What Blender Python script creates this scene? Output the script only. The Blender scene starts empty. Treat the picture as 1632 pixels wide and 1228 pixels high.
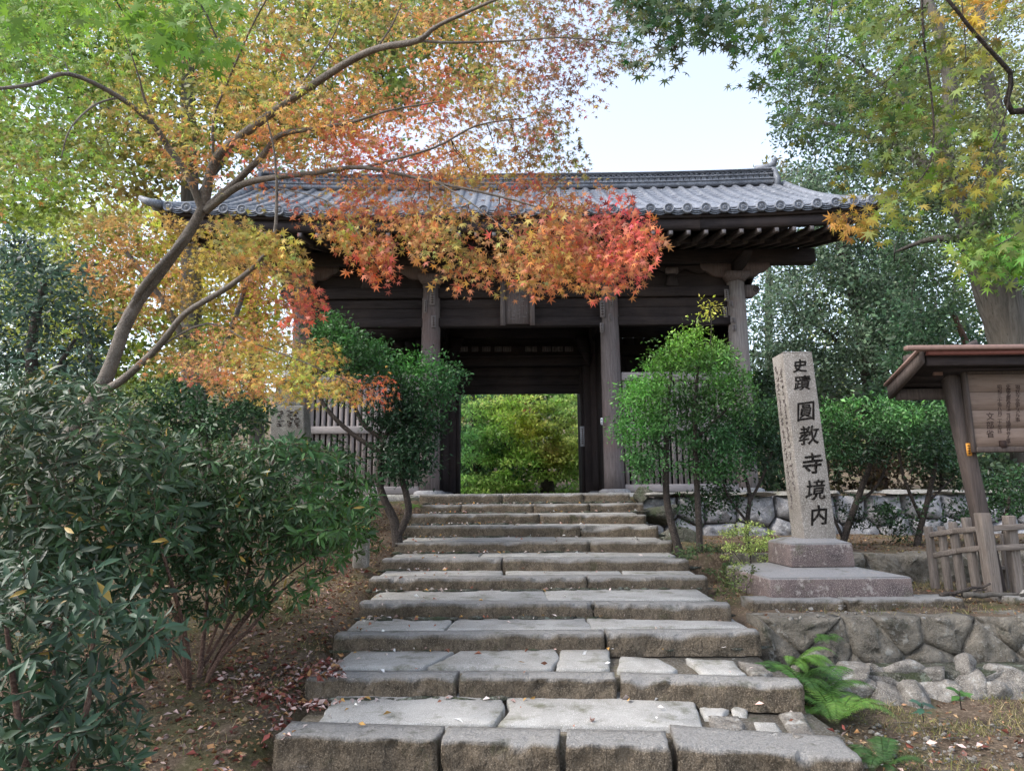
import bpy, math, random
import numpy as np
from math import sin, cos, radians, pi, sqrt, atan
from mathutils import Vector, noise as mn
random.seed(7)
RS = np.random.RandomState(11)
SC = bpy.context.scene

# ---------------------------------------------------------------- camera
FPX = 1113.0; TH = radians(9.49); RO = radians(0.5)
_R = np.array([1, 0, 0.]); _U = np.array([0, -sin(TH), cos(TH)]); _F = np.array([0, cos(TH), sin(TH)])
CR = _R*cos(RO) - _U*sin(RO); CU = _U*cos(RO) + _R*sin(RO); CC = np.array([0, 0, 1.64])
cam_d = bpy.data.cameras.new('camera'); cam = bpy.data.objects.new('camera', cam_d)
SC.collection.objects.link(cam); SC.camera = cam
cam_d.sensor_width = 36; cam_d.lens = FPX/1632*36; cam_d.clip_end = 1000; cam_d.clip_start = 0.05
from mathutils import Matrix
cam.matrix_world = Matrix([[CR[0], CU[0], -_F[0], CC[0]], [CR[1], CU[1], -_F[1], CC[1]], [CR[2], CU[2], -_F[2], CC[2]], [0, 0, 0, 1]])

def P(px, py, Y):
    """world point at depth Y seen in the photograph at px, py"""
    r = CR*(px-816)/FPX + CU*(614-py)/FPX + _F
    return CC + r*(Y/r[1])
def PZ(px, py, z):
    r = CR*(px-816)/FPX + CU*(614-py)/FPX + _F
    return CC + r*((z-1.64)/r[2])
def proj(p):
    d = np.asarray(p) - CC
    x = d@CR; y = d@CU; z = d@_F
    return 816+FPX*x/z, 614-FPX*y/z, z

# ---------------------------------------------------------------- light
W = bpy.data.worlds.new('World'); SC.world = W; W.use_nodes = True
nt = W.node_tree; nt.nodes.clear()
sky = nt.nodes.new('ShaderNodeTexSky'); sky.sky_type = 'NISHITA'; sky.sun_disc = False
SUN_EL, SUN_AZ = 46, -105          # azimuth from +Y towards +X
sky.sun_elevation = radians(SUN_EL); sky.sun_rotation = radians(SUN_AZ)
sky.air_density = 1.0; sky.dust_density = 2.6; sky.ozone_density = 1.0
bg = nt.nodes.new('ShaderNodeBackground'); bg.inputs[1].default_value = 0.15
out = nt.nodes.new('ShaderNodeOutputWorld')
hs = nt.nodes.new('ShaderNodeHueSaturation'); hs.inputs['Saturation'].default_value = .62; hs.inputs['Value'].default_value = 1.12   # thin white cloud veil over the whole sky
nt.links.new(sky.outputs[0], hs.inputs['Color']); nt.links.new(hs.outputs[0], bg.inputs[0]); nt.links.new(bg.outputs[0], out.inputs[0])
sl = bpy.data.lights.new('sun', 'SUN'); sl.energy = 1.0; sl.angle = radians(14); sl.color = (1, .95, .88)
so = bpy.data.objects.new('sun', sl); SC.collection.objects.link(so)
sd = Vector((sin(radians(SUN_AZ))*cos(radians(SUN_EL)), cos(radians(SUN_AZ))*cos(radians(SUN_EL)), sin(radians(SUN_EL))))
so.rotation_euler = sd.to_track_quat('Z', 'Y').to_euler()
SC.view_settings.view_transform = 'Standard'; SC.view_settings.look = 'None'
SC.view_settings.exposure = 1.6; SC.view_settings.gamma = 1.0
SC.cycles.max_bounces = 6; SC.cycles.diffuse_bounces = 4; SC.cycles.glossy_bounces = 2
SC.cycles.transmission_bounces = 4; SC.cycles.use_denoising = True
SC.cycles.sample_clamp_indirect = 8

# ---------------------------------------------------------------- object helpers
COL = SC.collection
LOC = {}
def props(o, label=None, cat=None, group=None, kind=None):
    if label: o['label'] = label
    if cat: o['category'] = cat
    if group: o['group'] = group
    if kind: o['kind'] = kind
    return o
def thing(name, label, cat, loc, group=None):
    o = bpy.data.objects.new(name, None); COL.objects.link(o); o.empty_display_size = .2
    o.location = tuple(float(v) for v in loc); LOC[o] = np.array(loc, float)
    return props(o, label, cat, group)
def wloc(o):
    return LOC[o] if o is not None and o in LOC else np.zeros(3)
def link_mesh(name, me, parent=None, loc=None):
    """loc: world position of the origin"""
    o = bpy.data.objects.new(name, me); COL.objects.link(o)
    l = np.array(loc if loc is not None else wloc(parent), float)
    if parent is not None:
        o.parent = parent; o.location = tuple(l - wloc(parent))
    else:
        o.location = tuple(l)
    LOC[o] = l
    return o
def raw_mesh(name, V, loops, starts, totals, mat, smooth=False, col=None):
    me = bpy.data.meshes.new(name)
    me.vertices.add(len(V)); me.vertices.foreach_set('co', np.asarray(V, np.float32).ravel())
    me.loops.add(len(loops)); me.loops.foreach_set('vertex_index', np.asarray(loops, np.int32))
    me.polygons.add(len(starts)); me.polygons.foreach_set('loop_start', np.asarray(starts, np.int32))
    try: me.polygons.foreach_set('loop_total', np.asarray(totals, np.int32))
    except Exception: pass
    if smooth: me.polygons.foreach_set('use_smooth', np.ones(len(starts), bool))
    me.update(calc_edges=True)
    if col is not None:
        a = me.color_attributes.new('col', 'FLOAT_COLOR', 'POINT')
        c = np.ones((len(V), 4), np.float32); c[:, :3] = col
        a.data.foreach_set('color', c.ravel())
    if mat: me.materials.append(mat)
    return me
class MB:
    """collects faces, links them as one mesh object"""
    def __init__(s): s.V = []; s.F = []; s.n = 0
    def add(s, V, F):
        V = np.asarray(V, float).reshape(-1, 3)
        for f in F: s.F.append([i+s.n for i in f])
        s.V.append(V); s.n += len(V); return s
    def box(s, x0, x1, y0, y1, z0, z1):
        V = [(x, y, z) for z in (z0, z1) for y in (y0, y1) for x in (x0, x1)]
        return s.add(V, [(0, 2, 3, 1), (4, 5, 7, 6), (0, 1, 5, 4), (2, 6, 7, 3), (0, 4, 6, 2), (1, 3, 7, 5)])
    def bar(s, a, b, w, h, up=(0, 0, 1), w2=None, h2=None):
        a = np.array(a, float); b = np.array(b, float); d = b-a; d /= np.linalg.norm(d)
        u = np.array(up, float); sd = np.cross(d, u); sd /= np.linalg.norm(sd); u = np.cross(sd, d)
        w2 = w2 or w; h2 = h2 or h; V = []
        for p, ww, hh in ((a, w, h), (b, w2, h2)):
            for i, j in ((-1, -1), (1, -1), (1, 1), (-1, 1)): V.append(p+sd*ww/2*i+u*hh/2*j)
        return s.add(V, [(0, 1, 2, 3), (7, 6, 5, 4), (0, 4, 5, 1), (1, 5, 6, 2), (2, 6, 7, 3), (3, 7, 4, 0)])
    def tube(s, pts, rad, n=8, jit=0, cap=True):
        pts = np.asarray(pts, float); k = len(pts); rad = np.broadcast_to(rad, (k,))
        t = np.gradient(pts, axis=0); t /= np.linalg.norm(t, axis=1)[:, None]+1e-9
        ref = np.array([0.31, 0.85, 0.42]) if abs(t[0][2]) > .6 else np.array([0.02, 0.05, 1.])
        a = np.cross(t, ref); a /= np.linalg.norm(a, axis=1)[:, None]+1e-9; b = np.cross(t, a)
        an = np.arange(n)*2*pi/n
        ring = pts[:, None]+rad[:, None, None]*(a[:, None]*np.cos(an)[None, :, None]+b[:, None]*np.sin(an)[None, :, None])*(1+(RS.rand(k, n, 1)-.5)*jit)
        V = ring.reshape(-1, 3); F = []
        for i in range(k-1):
            for j in range(n):
                j2 = (j+1) % n
                F.append((i*n+j, i*n+j2, (i+1)*n+j2, (i+1)*n+j))
        if cap: F.append(tuple(range(n-1, -1, -1))); F.append(tuple((k-1)*n+j for j in range(n)))
        return s.add(V, F)
    def prism(s, poly, d):
        """poly: 3D points of a planar polygon, extruded by vector d"""
        poly = np.asarray(poly, float); n = len(poly); V = np.vstack([poly, poly+np.asarray(d, float)])
        F = [tuple(range(n-1, -1, -1)), tuple(range(n, 2*n))]
        for i in range(n): j = (i+1) % n; F.append((i, j, n+j, n+i))
        return s.add(V, F)
    def build(s, name, mat, parent=None, smooth=False, kind=None, label=None, cat=None, loc=None, group=None):
        V = np.vstack(s.V); l = np.array(loc if loc is not None else (wloc(parent) if parent is not None else V.mean(0)), float)
        loops = np.fromiter((i for f in s.F for i in f), np.int32); tot = np.array([len(f) for f in s.F], np.int32)
        st = np.concatenate([[0], np.cumsum(tot)[:-1]])
        me = raw_mesh(name, V-l, loops, st, tot, mat, smooth)
        return props(link_mesh(name, me, parent, l), label, cat, group, kind)
def bevel(o, w=.01, seg=1):
    m = o.modifiers.new('bevel', 'BEVEL'); m.width = w; m.segments = seg; m.limit_method = 'ANGLE'; m.angle_limit = radians(40); return o

# ---------------------------------------------------------------- materials
def nmat(name):
    m = bpy.data.materials.new(name); m.use_nodes = True; t = m.node_tree; t.nodes.clear()
    o = t.nodes.new('ShaderNodeOutputMaterial'); b = t.nodes.new('ShaderNodeBsdfPrincipled')
    t.links.new(b.outputs[0], o.inputs[0]); g = t.nodes.new('ShaderNodeNewGeometry')
    return m, t, b, g
def tn(t, src, sc, det=5, rough=.6, vec=None, dist=0):
    if vec is not None:
        mp = t.nodes.new('ShaderNodeMapping'); mp.inputs['Scale'].default_value = vec
        t.links.new(src, mp.inputs[0]); src = mp.outputs[0]
    n = t.nodes.new('ShaderNodeTexNoise'); n.inputs['Scale'].default_value = sc; n.inputs['Detail'].default_value = det
    n.inputs['Roughness'].default_value = rough; n.inputs['Distortion'].default_value = dist
    t.links.new(src, n.inputs['Vector']); return n.outputs[0]
def ramp(t, src, stops):
    r = t.nodes.new('ShaderNodeValToRGB'); t.links.new(src, r.inputs[0]); e = r.color_ramp.elements
    while len(e) > 1: e.remove(e[-1])
    for i, (p, c) in enumerate(stops):
        if i == 0: e[0].position = p; x = e[0]
        else: x = e.new(p)
        c = (c, c, c) if not hasattr(c, '__len__') else c
        x.color = (*c, 1)
    return r.outputs[0]
def mix(t, f, a, b, mode='MIX'):
    m = t.nodes.new('ShaderNodeMix'); m.data_type = 'RGBA'; m.blend_type = mode
    for s, v in ((m.inputs[0], f), (m.inputs[6], a), (m.inputs[7], b)):
        if hasattr(v, 'links') or hasattr(v, 'is_linked'): t.links.new(v, s)
        elif hasattr(v, '__len__'): s.default_value = (*v, 1)
        else: s.default_value = v
    return m.outputs[2]
def bump(t, b, h, st, dist=.02, prev=None):
    n = t.nodes.new('ShaderNodeBump'); n.inputs['Strength'].default_value = st; n.inputs['Distance'].default_value = dist
    t.links.new(h, n.inputs['Height'])
    if prev is not None: t.links.new(prev, n.inputs['Normal'])
    t.links.new(n.outputs[0], b.inputs['Normal']); return n.outputs[0]
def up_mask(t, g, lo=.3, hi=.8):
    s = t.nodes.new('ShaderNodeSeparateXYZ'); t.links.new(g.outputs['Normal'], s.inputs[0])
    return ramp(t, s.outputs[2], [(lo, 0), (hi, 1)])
def stone(name, base, dark, light, sp=90, big=3, bst=.6, bd=.01, rough=.85, moss=None, top=None, lichen=None, bsc=22, mossth=.62, chisel=0):
    m, t, b, g = nmat(name); pos = g.outputs['Position']
    c = mix(t, ramp(t, tn(t, pos, big, 6), [(.35, 0), (.65, 1)]), dark, base)
    c = mix(t, ramp(t, tn(t, pos, sp, 2), [(.5, 0), (.68, 1)]), c, light)
    c = mix(t, ramp(t, tn(t, pos, sp*1.7, 2), [(.58, 0), (.7, .8)]), c, tuple(v*.35 for v in dark))
    c = mix(t, ramp(t, tn(t, pos, .9, 7, .7, None, .6), [(.48, 0), (.62, .40)]), c, tuple(v*.8 for v in dark))
    if chisel:
        ck = tn(t, pos, 1.0, 4, .6, (34, 34, 15), 1.2)
        c = mix(t, ramp(t, ck, [(.34, .5), (.50, 0)]), c, tuple(v*.45 for v in dark))
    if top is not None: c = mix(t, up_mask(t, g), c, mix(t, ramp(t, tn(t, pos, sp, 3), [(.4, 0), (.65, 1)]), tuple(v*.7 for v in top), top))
    if lichen is not None: c = mix(t, ramp(t, tn(t, pos, 9, 8, .7), [(.57, 0), (.63, .85)]), c, lichen)
    if moss is not None: c = mix(t, ramp(t, tn(t, pos, 4, 8, .7), [(mossth-.07, 0), (mossth+.08, .8)]), c, moss)
    t.links.new(c, b.inputs['Base Color']); b.inputs['Roughness'].default_value = rough
    b.inputs['Specular IOR Level'].default_value = .3
    p = bump(t, b, tn(t, pos, bsc, 8, .65), bst, bd*3)
    if chisel: p = bump(t, b, ck, .9, .035, p)
    bump(t, b, tn(t, pos, sp, 3), .35, .004, p)
    return m
def wood(name, c1, c2, c3, axis='z', rough=.8, bst=.5, fine=1.0):
    m, t, b, g = nmat(name); pos = g.outputs['Position']
    v = {'z': (14, 14, .7), 'x': (.7, 14, 14), 'y': (14, .7, 14)}[axis]; v = tuple(q*fine for q in v)
    gr = tn(t, pos, 3.0, 6, .7, v, .4)
    c = mix(t, ramp(t, gr, [(.3, 0), (.7, 1)]), c1, c2)
    c = mix(t, ramp(t, tn(t, pos, 1.3, 5), [(.45, 0), (.75, .8)]), c, c3)
    gap = tn(t, pos, 9.0, 3, .5, v)
    c = mix(t, ramp(t, gap, [(.62, 0), (.72, .7)]), c, tuple(q*.3 for q in c1))
    t.links.new(c, b.inputs['Base Color']); b.inputs['Roughness'].default_value = rough
    b.inputs['Specular IOR Level'].default_value = .25
    p = bump(t, b, gr, bst, .02); bump(t, b, gap, .4, .008, p)
    return m
def flat(name, c, rough=.7, spec=.3, noise_amt=.25, sc=20):
    m, t, b, g = nmat(name)
    c2 = mix(t, ramp(t, tn(t, g.outputs['Position'], sc, 5), [(.3, 0), (.7, 1)]), tuple(v*(1-noise_amt) for v in c), c)
    t.links.new(c2, b.inputs['Base Color']); b.inputs['Roughness'].default_value = rough; b.inputs['Specular IOR Level'].default_value = spec
    return m
def leafmat(name, trans=.4, rough=.45, spec=.4, tint=1.25):
    m, t, b, g = nmat(name)
    a = t.nodes.new('ShaderNodeAttribute'); a.attribute_name = 'col'
    t.links.new(a.outputs['Color'], b.inputs['Base Color']); b.inputs['Roughness'].default_value = rough
    b.inputs['Specular IOR Level'].default_value = spec
    tr = t.nodes.new('ShaderNodeBsdfTranslucent')
    cc = mix(t, 1.0, a.outputs['Color'], (tint, tint, tint*.95), 'MULTIPLY'); t.links.new(cc, tr.inputs[0])
    mx = t.nodes.new('ShaderNodeMixShader'); mx.inputs[0].default_value = trans
    t.links.new(b.outputs[0], mx.inputs[1]); t.links.new(tr.outputs[0], mx.inputs[2])
    o = [n for n in t.nodes if n.type == 'OUTPUT_MATERIAL'][0]; t.links.new(mx.outputs[0], o.inputs[0])
    return m
M = {}
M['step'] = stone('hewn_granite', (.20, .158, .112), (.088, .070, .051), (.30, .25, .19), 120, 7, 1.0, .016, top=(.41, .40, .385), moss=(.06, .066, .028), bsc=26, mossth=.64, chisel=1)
M['paving'] = stone('worn_paving', (.34, .335, .32), (.22, .215, .20), (.48, .47, .455), 150, 2.5, .35, .004, moss=(.085, .085, .05), mossth=.60)
M['mortar'] = stone('gritty_mortar', (.20, .17, .13), (.10, .085, .06), (.34, .30, .25), 60, 4, .8, .01, moss=(.06, .07, .03))
M['rock'] = stone('field_rock', (.34, .315, .28), (.11, .098, .085), (.40, .38, .35), 120, 9, 1.0, .03, lichen=(.44, .44, .42), moss=(.06, .07, .04), bsc=12, mossth=.66)
M['wallrock'] = stone('pale_wall_stone', (.34, .34, .355), (.15, .15, .16), (.46, .46, .47), 110, 5, .8, .02, lichen=(.46, .47, .48), bsc=10, moss=(.10, .12, .08), mossth=.7)
M['mossrock'] = stone('mossy_dark_rock', (.13, .125, .10), (.045, .045, .035), (.24, .24, .21), 90, 5, 1.0, .03, lichen=(.26, .30, .25), moss=(.05, .065, .03), bsc=12, mossth=.52)
M['retain'] = stone('brown_wall_stone', (.26, .232, .19), (.10, .088, .07), (.27, .245, .205), 120, 7, 1.0, .035, lichen=(.33, .32, .29), moss=(.045, .05, .03), bsc=9, mossth=.6)
M['granite'] = stone('speckled_granite', (.32, .29, .265), (.20, .175, .15), (.54, .51, .47), 85, 3, .3, .003)
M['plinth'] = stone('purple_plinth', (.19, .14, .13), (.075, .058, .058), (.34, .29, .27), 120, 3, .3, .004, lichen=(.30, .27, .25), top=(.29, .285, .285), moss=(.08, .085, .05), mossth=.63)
M['oldstone'] = stone('old_grey_stone', (.26, .25, .23), (.14, .135, .12), (.40, .38, .35), 80, 3, .4, .006, lichen=(.34, .34, .30), moss=(.09, .10, .05))
M['tile'] = stone('smoked_tile', (.185, .20, .235), (.085, .095, .12), (.28, .30, .34), 60, 7, .25, .004, rough=.45, lichen=(.27, .285, .31))
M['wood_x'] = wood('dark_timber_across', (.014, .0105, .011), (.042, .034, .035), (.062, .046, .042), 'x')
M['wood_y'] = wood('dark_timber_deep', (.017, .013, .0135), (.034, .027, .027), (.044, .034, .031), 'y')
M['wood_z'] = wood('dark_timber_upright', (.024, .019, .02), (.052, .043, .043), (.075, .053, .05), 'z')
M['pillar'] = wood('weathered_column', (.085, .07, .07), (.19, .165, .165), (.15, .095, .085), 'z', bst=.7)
M['bleached'] = wood('bleached_column', (.14, .125, .12), (.32, .29, .28), (.22, .16, .14), 'z', bst=.7)
M['paleslat'] = wood('weathered_slat', (.20, .175, .17), (.34, .30, .30), (.26, .22, .21), 'z')
M['palerail'] = wood('weathered_rail', (.22, .20, .20), (.34, .31, .31), (.26, .24, .24), 'x')
M['fence'] = wood('grey_fence_wood', (.09, .075, .065), (.27, .235, .21), (.17, .135, .115), 'z', bst=.9, fine=1.5)
M['fencerail'] = wood('grey_fence_rail', (.09, .075, .065), (.27, .235, .21), (.17, .135, .115), 'x', bst=.9, fine=1.5)
M['post'] = wood('shelter_post', (.05, .04, .037), (.12, .097, .088), (.09, .066, .056), 'z')
M['board'] = wood('notice_board', (.155, .115, .095), (.25, .195, .165), (.20, .14, .11), 'x', bst=.3, fine=1.2)
M['copper'] = flat('dull_copper', (.24, .15, .125), .55, .5)
M['redtrim'] = flat('worn_red_brown', (.20, .075, .06), .6)
M['ink'] = stone('worn_black_paint', (.050, .043, .039), (.022, .019, .018), (.14, .12, .105), 70, 30, .5, .003, lichen=(.20, .175, .15))
M['ink2'] = flat('washed_ink', (.06, .04, .035), .8, .1)
M['paper'] = flat('aged_paper', (.55, .56, .60), .8, .2)
M['paper2'] = flat('dim_paper', (.22, .20, .20), .8, .1)
M['orange'] = flat('orange_sticker', (.75, .33, .05), .6)
M['white'] = flat('white_paint', (.75, .77, .8), .6)
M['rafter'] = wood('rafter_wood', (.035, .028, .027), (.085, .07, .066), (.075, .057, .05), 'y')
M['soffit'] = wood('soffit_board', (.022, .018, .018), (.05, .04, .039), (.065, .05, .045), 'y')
M['barkm'] = stone('maple_bark', (.19, .16, .135), (.08, .068, .058), (.27, .24, .21), 120, 6, .8, .01, bsc=25, moss=(.07, .085, .05), mossth=.64)
M['barkd'] = stone('dark_bark', (.060, .048, .040), (.025, .02, .018), (.11, .09, .08), 60, 8, .8, .008, bsc=30)
M['barkl'] = wood('furrowed_bark', (.045, .040, .035), (.15, .14, .125), (.10, .085, .07), 'z', .9, 1.0, .3)
M['barkr'] = stone('red_brown_bark', (.13, .075, .055), (.06, .035, .028), (.20, .13, .10), 60, 8, .7, .006, bsc=30)
M['leaf'] = leafmat('maple_leaf', .42, .55, .3, 1.15)
M['leafd'] = leafmat('glossy_evergreen_leaf', .22, .40, .34, 1.1)
M['leafb'] = leafmat('tree_leaf', .35, .5, .4, 1.3)
M['litter'] = leafmat('dry_leaf', .1, .7, .2, 1)
def earth():
    m, t, b, g = nmat('earth'); pos = g.outputs['Position']
    c = mix(t, ramp(t, tn(t, pos, 3, 8, .7), [(.35, 0), (.65, 1)]), (.075, .053, .038), (.17, .13, .095))
    c = mix(t, ramp(t, tn(t, pos, 40, 4), [(.52, 0), (.66, 1)]), c, (.26, .20, .15))
    c = mix(t, ramp(t, tn(t, pos, 1.3, 7, .65), [(.50, 0), (.62, .75)]), c, (.085, .09, .038))
    t.links.new(c, b.inputs['Base Color']); b.inputs['Roughness'].default_value = .95; b.inputs['Specular IOR Level'].default_value = .1
    p = bump(t, b, tn(t, pos, 14, 8, .7), .9, .06); bump(t, b, tn(t, pos, 90, 4), .8, .012, p)
    return m
M['earth'] = earth()
# ================================================================ ground
SY = [4.52, 5.35, 6.22, 6.9, 7.8, 8.65, 9.45, 10.45, 11.25, 12.0, 12.55]
SZ = [.23, .39, .545, .69, .83, .975, 1.125, 1.29, 1.45, 1.61, 1.78]
XL, XRT = -1.56, 2.12
def sstep(a, b, x): t = np.clip((x-a)/(b-a), 0, 1); return t*t*(3-2*t)
def gz(x, y):
    x = np.asarray(x, float); y = np.asarray(y, float)
    nz = .05*np.sin(x*1.7+y*.9)*np.cos(y*1.3-x*.6)+.025*np.sin(x*5.1+1)*np.sin(y*4.7)
    left = np.interp(y, [-4, 2, 4.4, 5.3, 12.5, 13.2], [-.3, -.12, .05, .27, 1.62, 1.72])+nz*.8+.12*sstep(-2.2, -5, x)
    right = np.where(y < 6.45, .05+.02*nz+.12*sstep(5.2, 6.4, y)*sstep(2.2, 2.8, x), np.where(y < 8.7, .60+.05*sstep(6.5, 7.5, y), np.interp(y, [8.7, 12.9, 13], [.98, 1.02, 1.75])))+nz*.3
    near = np.interp(y, [-4, 4.2], [-.15, .05])+nz*.3
    stair = np.where(y < 4.5, near, np.interp(y, SY, np.array(SZ))-.30)
    wl = sstep(-1.35, -1.75, x); wr = sstep(2.0, 2.25, x)
    z = stair*(1-wl)*(1-wr)+left*wl+right*wr
    far = 1.72+nz*.5+np.maximum(0, y-24)*.10+sstep(45, 110, y)*10
    return np.where(y > 13.05, far, z)
def ground_mesh():
    xs = np.concatenate([[-160, -90, -50, -30, -20, -14], np.arange(-11, 11.01, .14), [14, 20, 30, 50, 90, 160]])
    ys = np.concatenate([[-60, -25, -10, -4, 0, 1.5], np.arange(2.2, 13.4, .13), [6.44, 6.46, 8.69, 8.71, 12.94, 13.02, 14, 16, 18, 20, 22, 25, 28, 32, 38, 46, 56, 70, 90, 130, 200]]); ys.sort()
    X, Y = np.meshgrid(xs, ys); Z = gz(X, Y)
    Z += np.array([[.022*mn.fractal(Vector((x*2.3, y*2.3, 0)), .7, 2.1, 5) if abs(x) < 11 and 2 < y < 13.4 else 0 for x in xs] for y in ys])
    V = np.stack([X, Y, Z], -1).reshape(-1, 3); nx = len(xs); ny = len(ys)
    i = np.arange(nx-1)[None]+nx*np.arange(ny-1)[:, None]; F = np.stack([i, i+1, i+nx+1, i+nx], -1).reshape(-1, 4)
    me = raw_mesh('ground', V, F.ravel(), np.arange(len(F))*4, np.full(len(F), 4), M['earth'], True)
    return props(link_mesh('ground', me), 'brown earth slope beside the stone stairs strewn with dry leaves', None, None, 'structure')
ground_mesh()

# ================================================================ stone pieces
def fr(p, s, o=5): return mn.fractal(Vector((p[0]*s, p[1]*s, p[2]*s)), .75, 2.0, o)
def rough_block(name, a, b, dep, z0, z1, mat, parent, za=None, zb=None, amp=.010, res=.045, seed=0, chips=()):
    """kerb block whose front lip runs from a to b (x, y), top z1, going back by dep"""
    a = np.array(a, float); b = np.array(b, float); L = np.linalg.norm(b-a); d = (b-a)/L; n = np.array([-d[1], d[0]])
    za = z1 if za is None else za; zb = z1 if zb is None else zb
    nu = max(3, int(L/res)); nd = max(3, int(dep/(res*1.6))); nh = max(3, int((z1-z0)/res))
    # profile path around: bottom front -> top front -> top back -> bottom back
    prof = [(0, k/nh) for k in range(nh+1)]+[(k/nd, 1) for k in range(1, nd+1)]+[(1, .0)]
    V = []; m = len(prof)
    for i in range(nu+1):
        u = i/nu; zt = za+(zb-za)*u
        for (v, h) in prof:
            e = 0
            p = np.array([*(a+d*L*u+n*dep*v), z0+(zt-z0)*h])
            q = p+seed*3.1
            n1 = fr(q, 9); n2 = fr(q, 2.2, 3)
            edge = (v == 0 and h == 1)
            ck = max(0, fr(q, 5, 4)-.30)*.09 if h >= .75 else 0
            if v == 0: p[:2] -= n*(n1*amp*1.3+n2*amp*.9-ck+.022)
            if h == 1 and v < 1: p[2] += n1*amp*.35+n2*amp*.5-(ck*.5 if v < .35 else 0)
            if edge: p[:2] += n*(.001+abs(n1)*amp*.35); p[2] -= abs(n1)*amp*.35
            if i in (0, nu): p[:2] += (d if i == 0 else -d)*(abs(n1)*amp*1.2+(.008 if edge else 0))
            for (cu, cw, cd) in chips:
                if edge or (v == 0 and h > .6) or (h == 1 and v < .3):
                    k = max(0, 1-abs(u*L-cu)/cw)
                    if edge: p[:2] += n*cd*k; p[2] -= cd*.5*k
            V.append(p)
    F = [(i*m+j, (i+1)*m+j, (i+1)*m+j+1, i*m+j+1) for i in range(nu) for j in range(m-1)]
    F += [tuple(range(m)), tuple(nu*m+j for j in range(m-1, -1, -1))]
    F += [(0*m+m-1, 0, 0, 0)] if 0 else []
    mb = MB(); mb.add(V, F)
    return mb.build(name, mat, parent)
def slab(name, poly, z, th, mat, parent, seed=0, amp=.006, inset=.015, tilt=0, sy=0, y0=0):
    """flat irregular paving stone, poly: xy list"""
    pl = np.array(poly, float); c = pl.mean(0); out = []
    for i in range(len(pl)):
        p, q = pl[i], pl[(i+1) % len(pl)]; k = max(1, int(np.linalg.norm(q-p)/.07))
        for j in range(k):
            w = p+(q-p)*j/k; s = fr((w[0], w[1], seed), 8); out.append(w+(c-w)/(np.linalg.norm(c-w)+1e-6)*(s*.012+.004))
    out = np.array(out); n = len(out); V = []; mb = MB()
    for lev, (ins, zz) in enumerate([(0, z-th), (0, z-.010), (inset, z), (None, z)]):
        for w in out:
            if ins is None: q = w+(c-w)*.5
            else: q = w+(c-w)/(np.linalg.norm(c-w)+1e-6)*ins
            V.append((q[0], q[1], zz+(fr((q[0], q[1], seed), 5)*amp if lev > 0 else 0)+tilt*(q[0]-c[0])+sy*max(0, q[1]-y0)))
    V.append((c[0], c[1], z+fr((c[0], c[1], seed), 5)*amp+sy*max(0, c[1]-y0)))
    F = [(l*n+i, l*n+(i+1) % n, (l+1)*n+(i+1) % n, (l+1)*n+i) for l in range(3) for i in range(n)]
    F += [(3*n+i, 3*n+(i+1) % n, 4*n) for i in range(n)]
    mb.add(V, F); return mb.build(name, mat, parent)
import bmesh
def rock_arr(c, size, seed, sub=2, rough=.05, cuts=8):
    bm = bmesh.new(); bmesh.ops.create_icosphere(bm, subdivisions=sub, radius=1)
    V = np.array([v.co[:] for v in bm.verts]); F = [[v.index for v in f.verts] for f in bm.faces]; bm.free()
    r = np.random.RandomState(seed)
    for k in range(cuts):
        n = r.randn(3); n /= np.linalg.norm(n); dd = V@n; lim = .38+.30*r.rand()
        V = V-np.outer(np.maximum(0, dd-lim), n)*.96
    V = V*(1+rough*np.array([fr(v+seed*1.7, 1.6, 4) for v in V])[:, None])
    V = V*1.25*np.array(size)/2
    a = r.rand()*.6-.3; Rz = np.array([[cos(a), -sin(a), 0], [sin(a), cos(a), 0], [0, 0, 1]])
    return V@Rz.T+np.array(c), F
def rock(name, c, size, seed, mat, parent=None, sub=2, label=None, cat=None, group=None, kind=None, smooth=False):
    V, F = rock_arr(c, size, seed, sub); mb = MB(); mb.add(V, F)
    return mb.build(name, mat, parent, smooth, kind, label, cat, group=group)

# ---------------------------------------------------------------- stairs
stairs = thing('stone_stairs', 'broad flight of rough stone steps climbing to the dark gate', 'stairs', (.28, 4.5, 0))
core = MB()
for i in range(11):
    y0 = SY[i]+.10; y1 = (SY[i+1]+.2) if i < 10 else 13.2
    core.box(XL+.1, XRT-.08, y0, y1, SZ[i]-.45, SZ[i]-.045)
core.build('mortar_bed', M['mortar'], stairs)
DEP = [.25, .19, .17, .2, .25, .3, .3, .28, .25, .3, .4]
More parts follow.
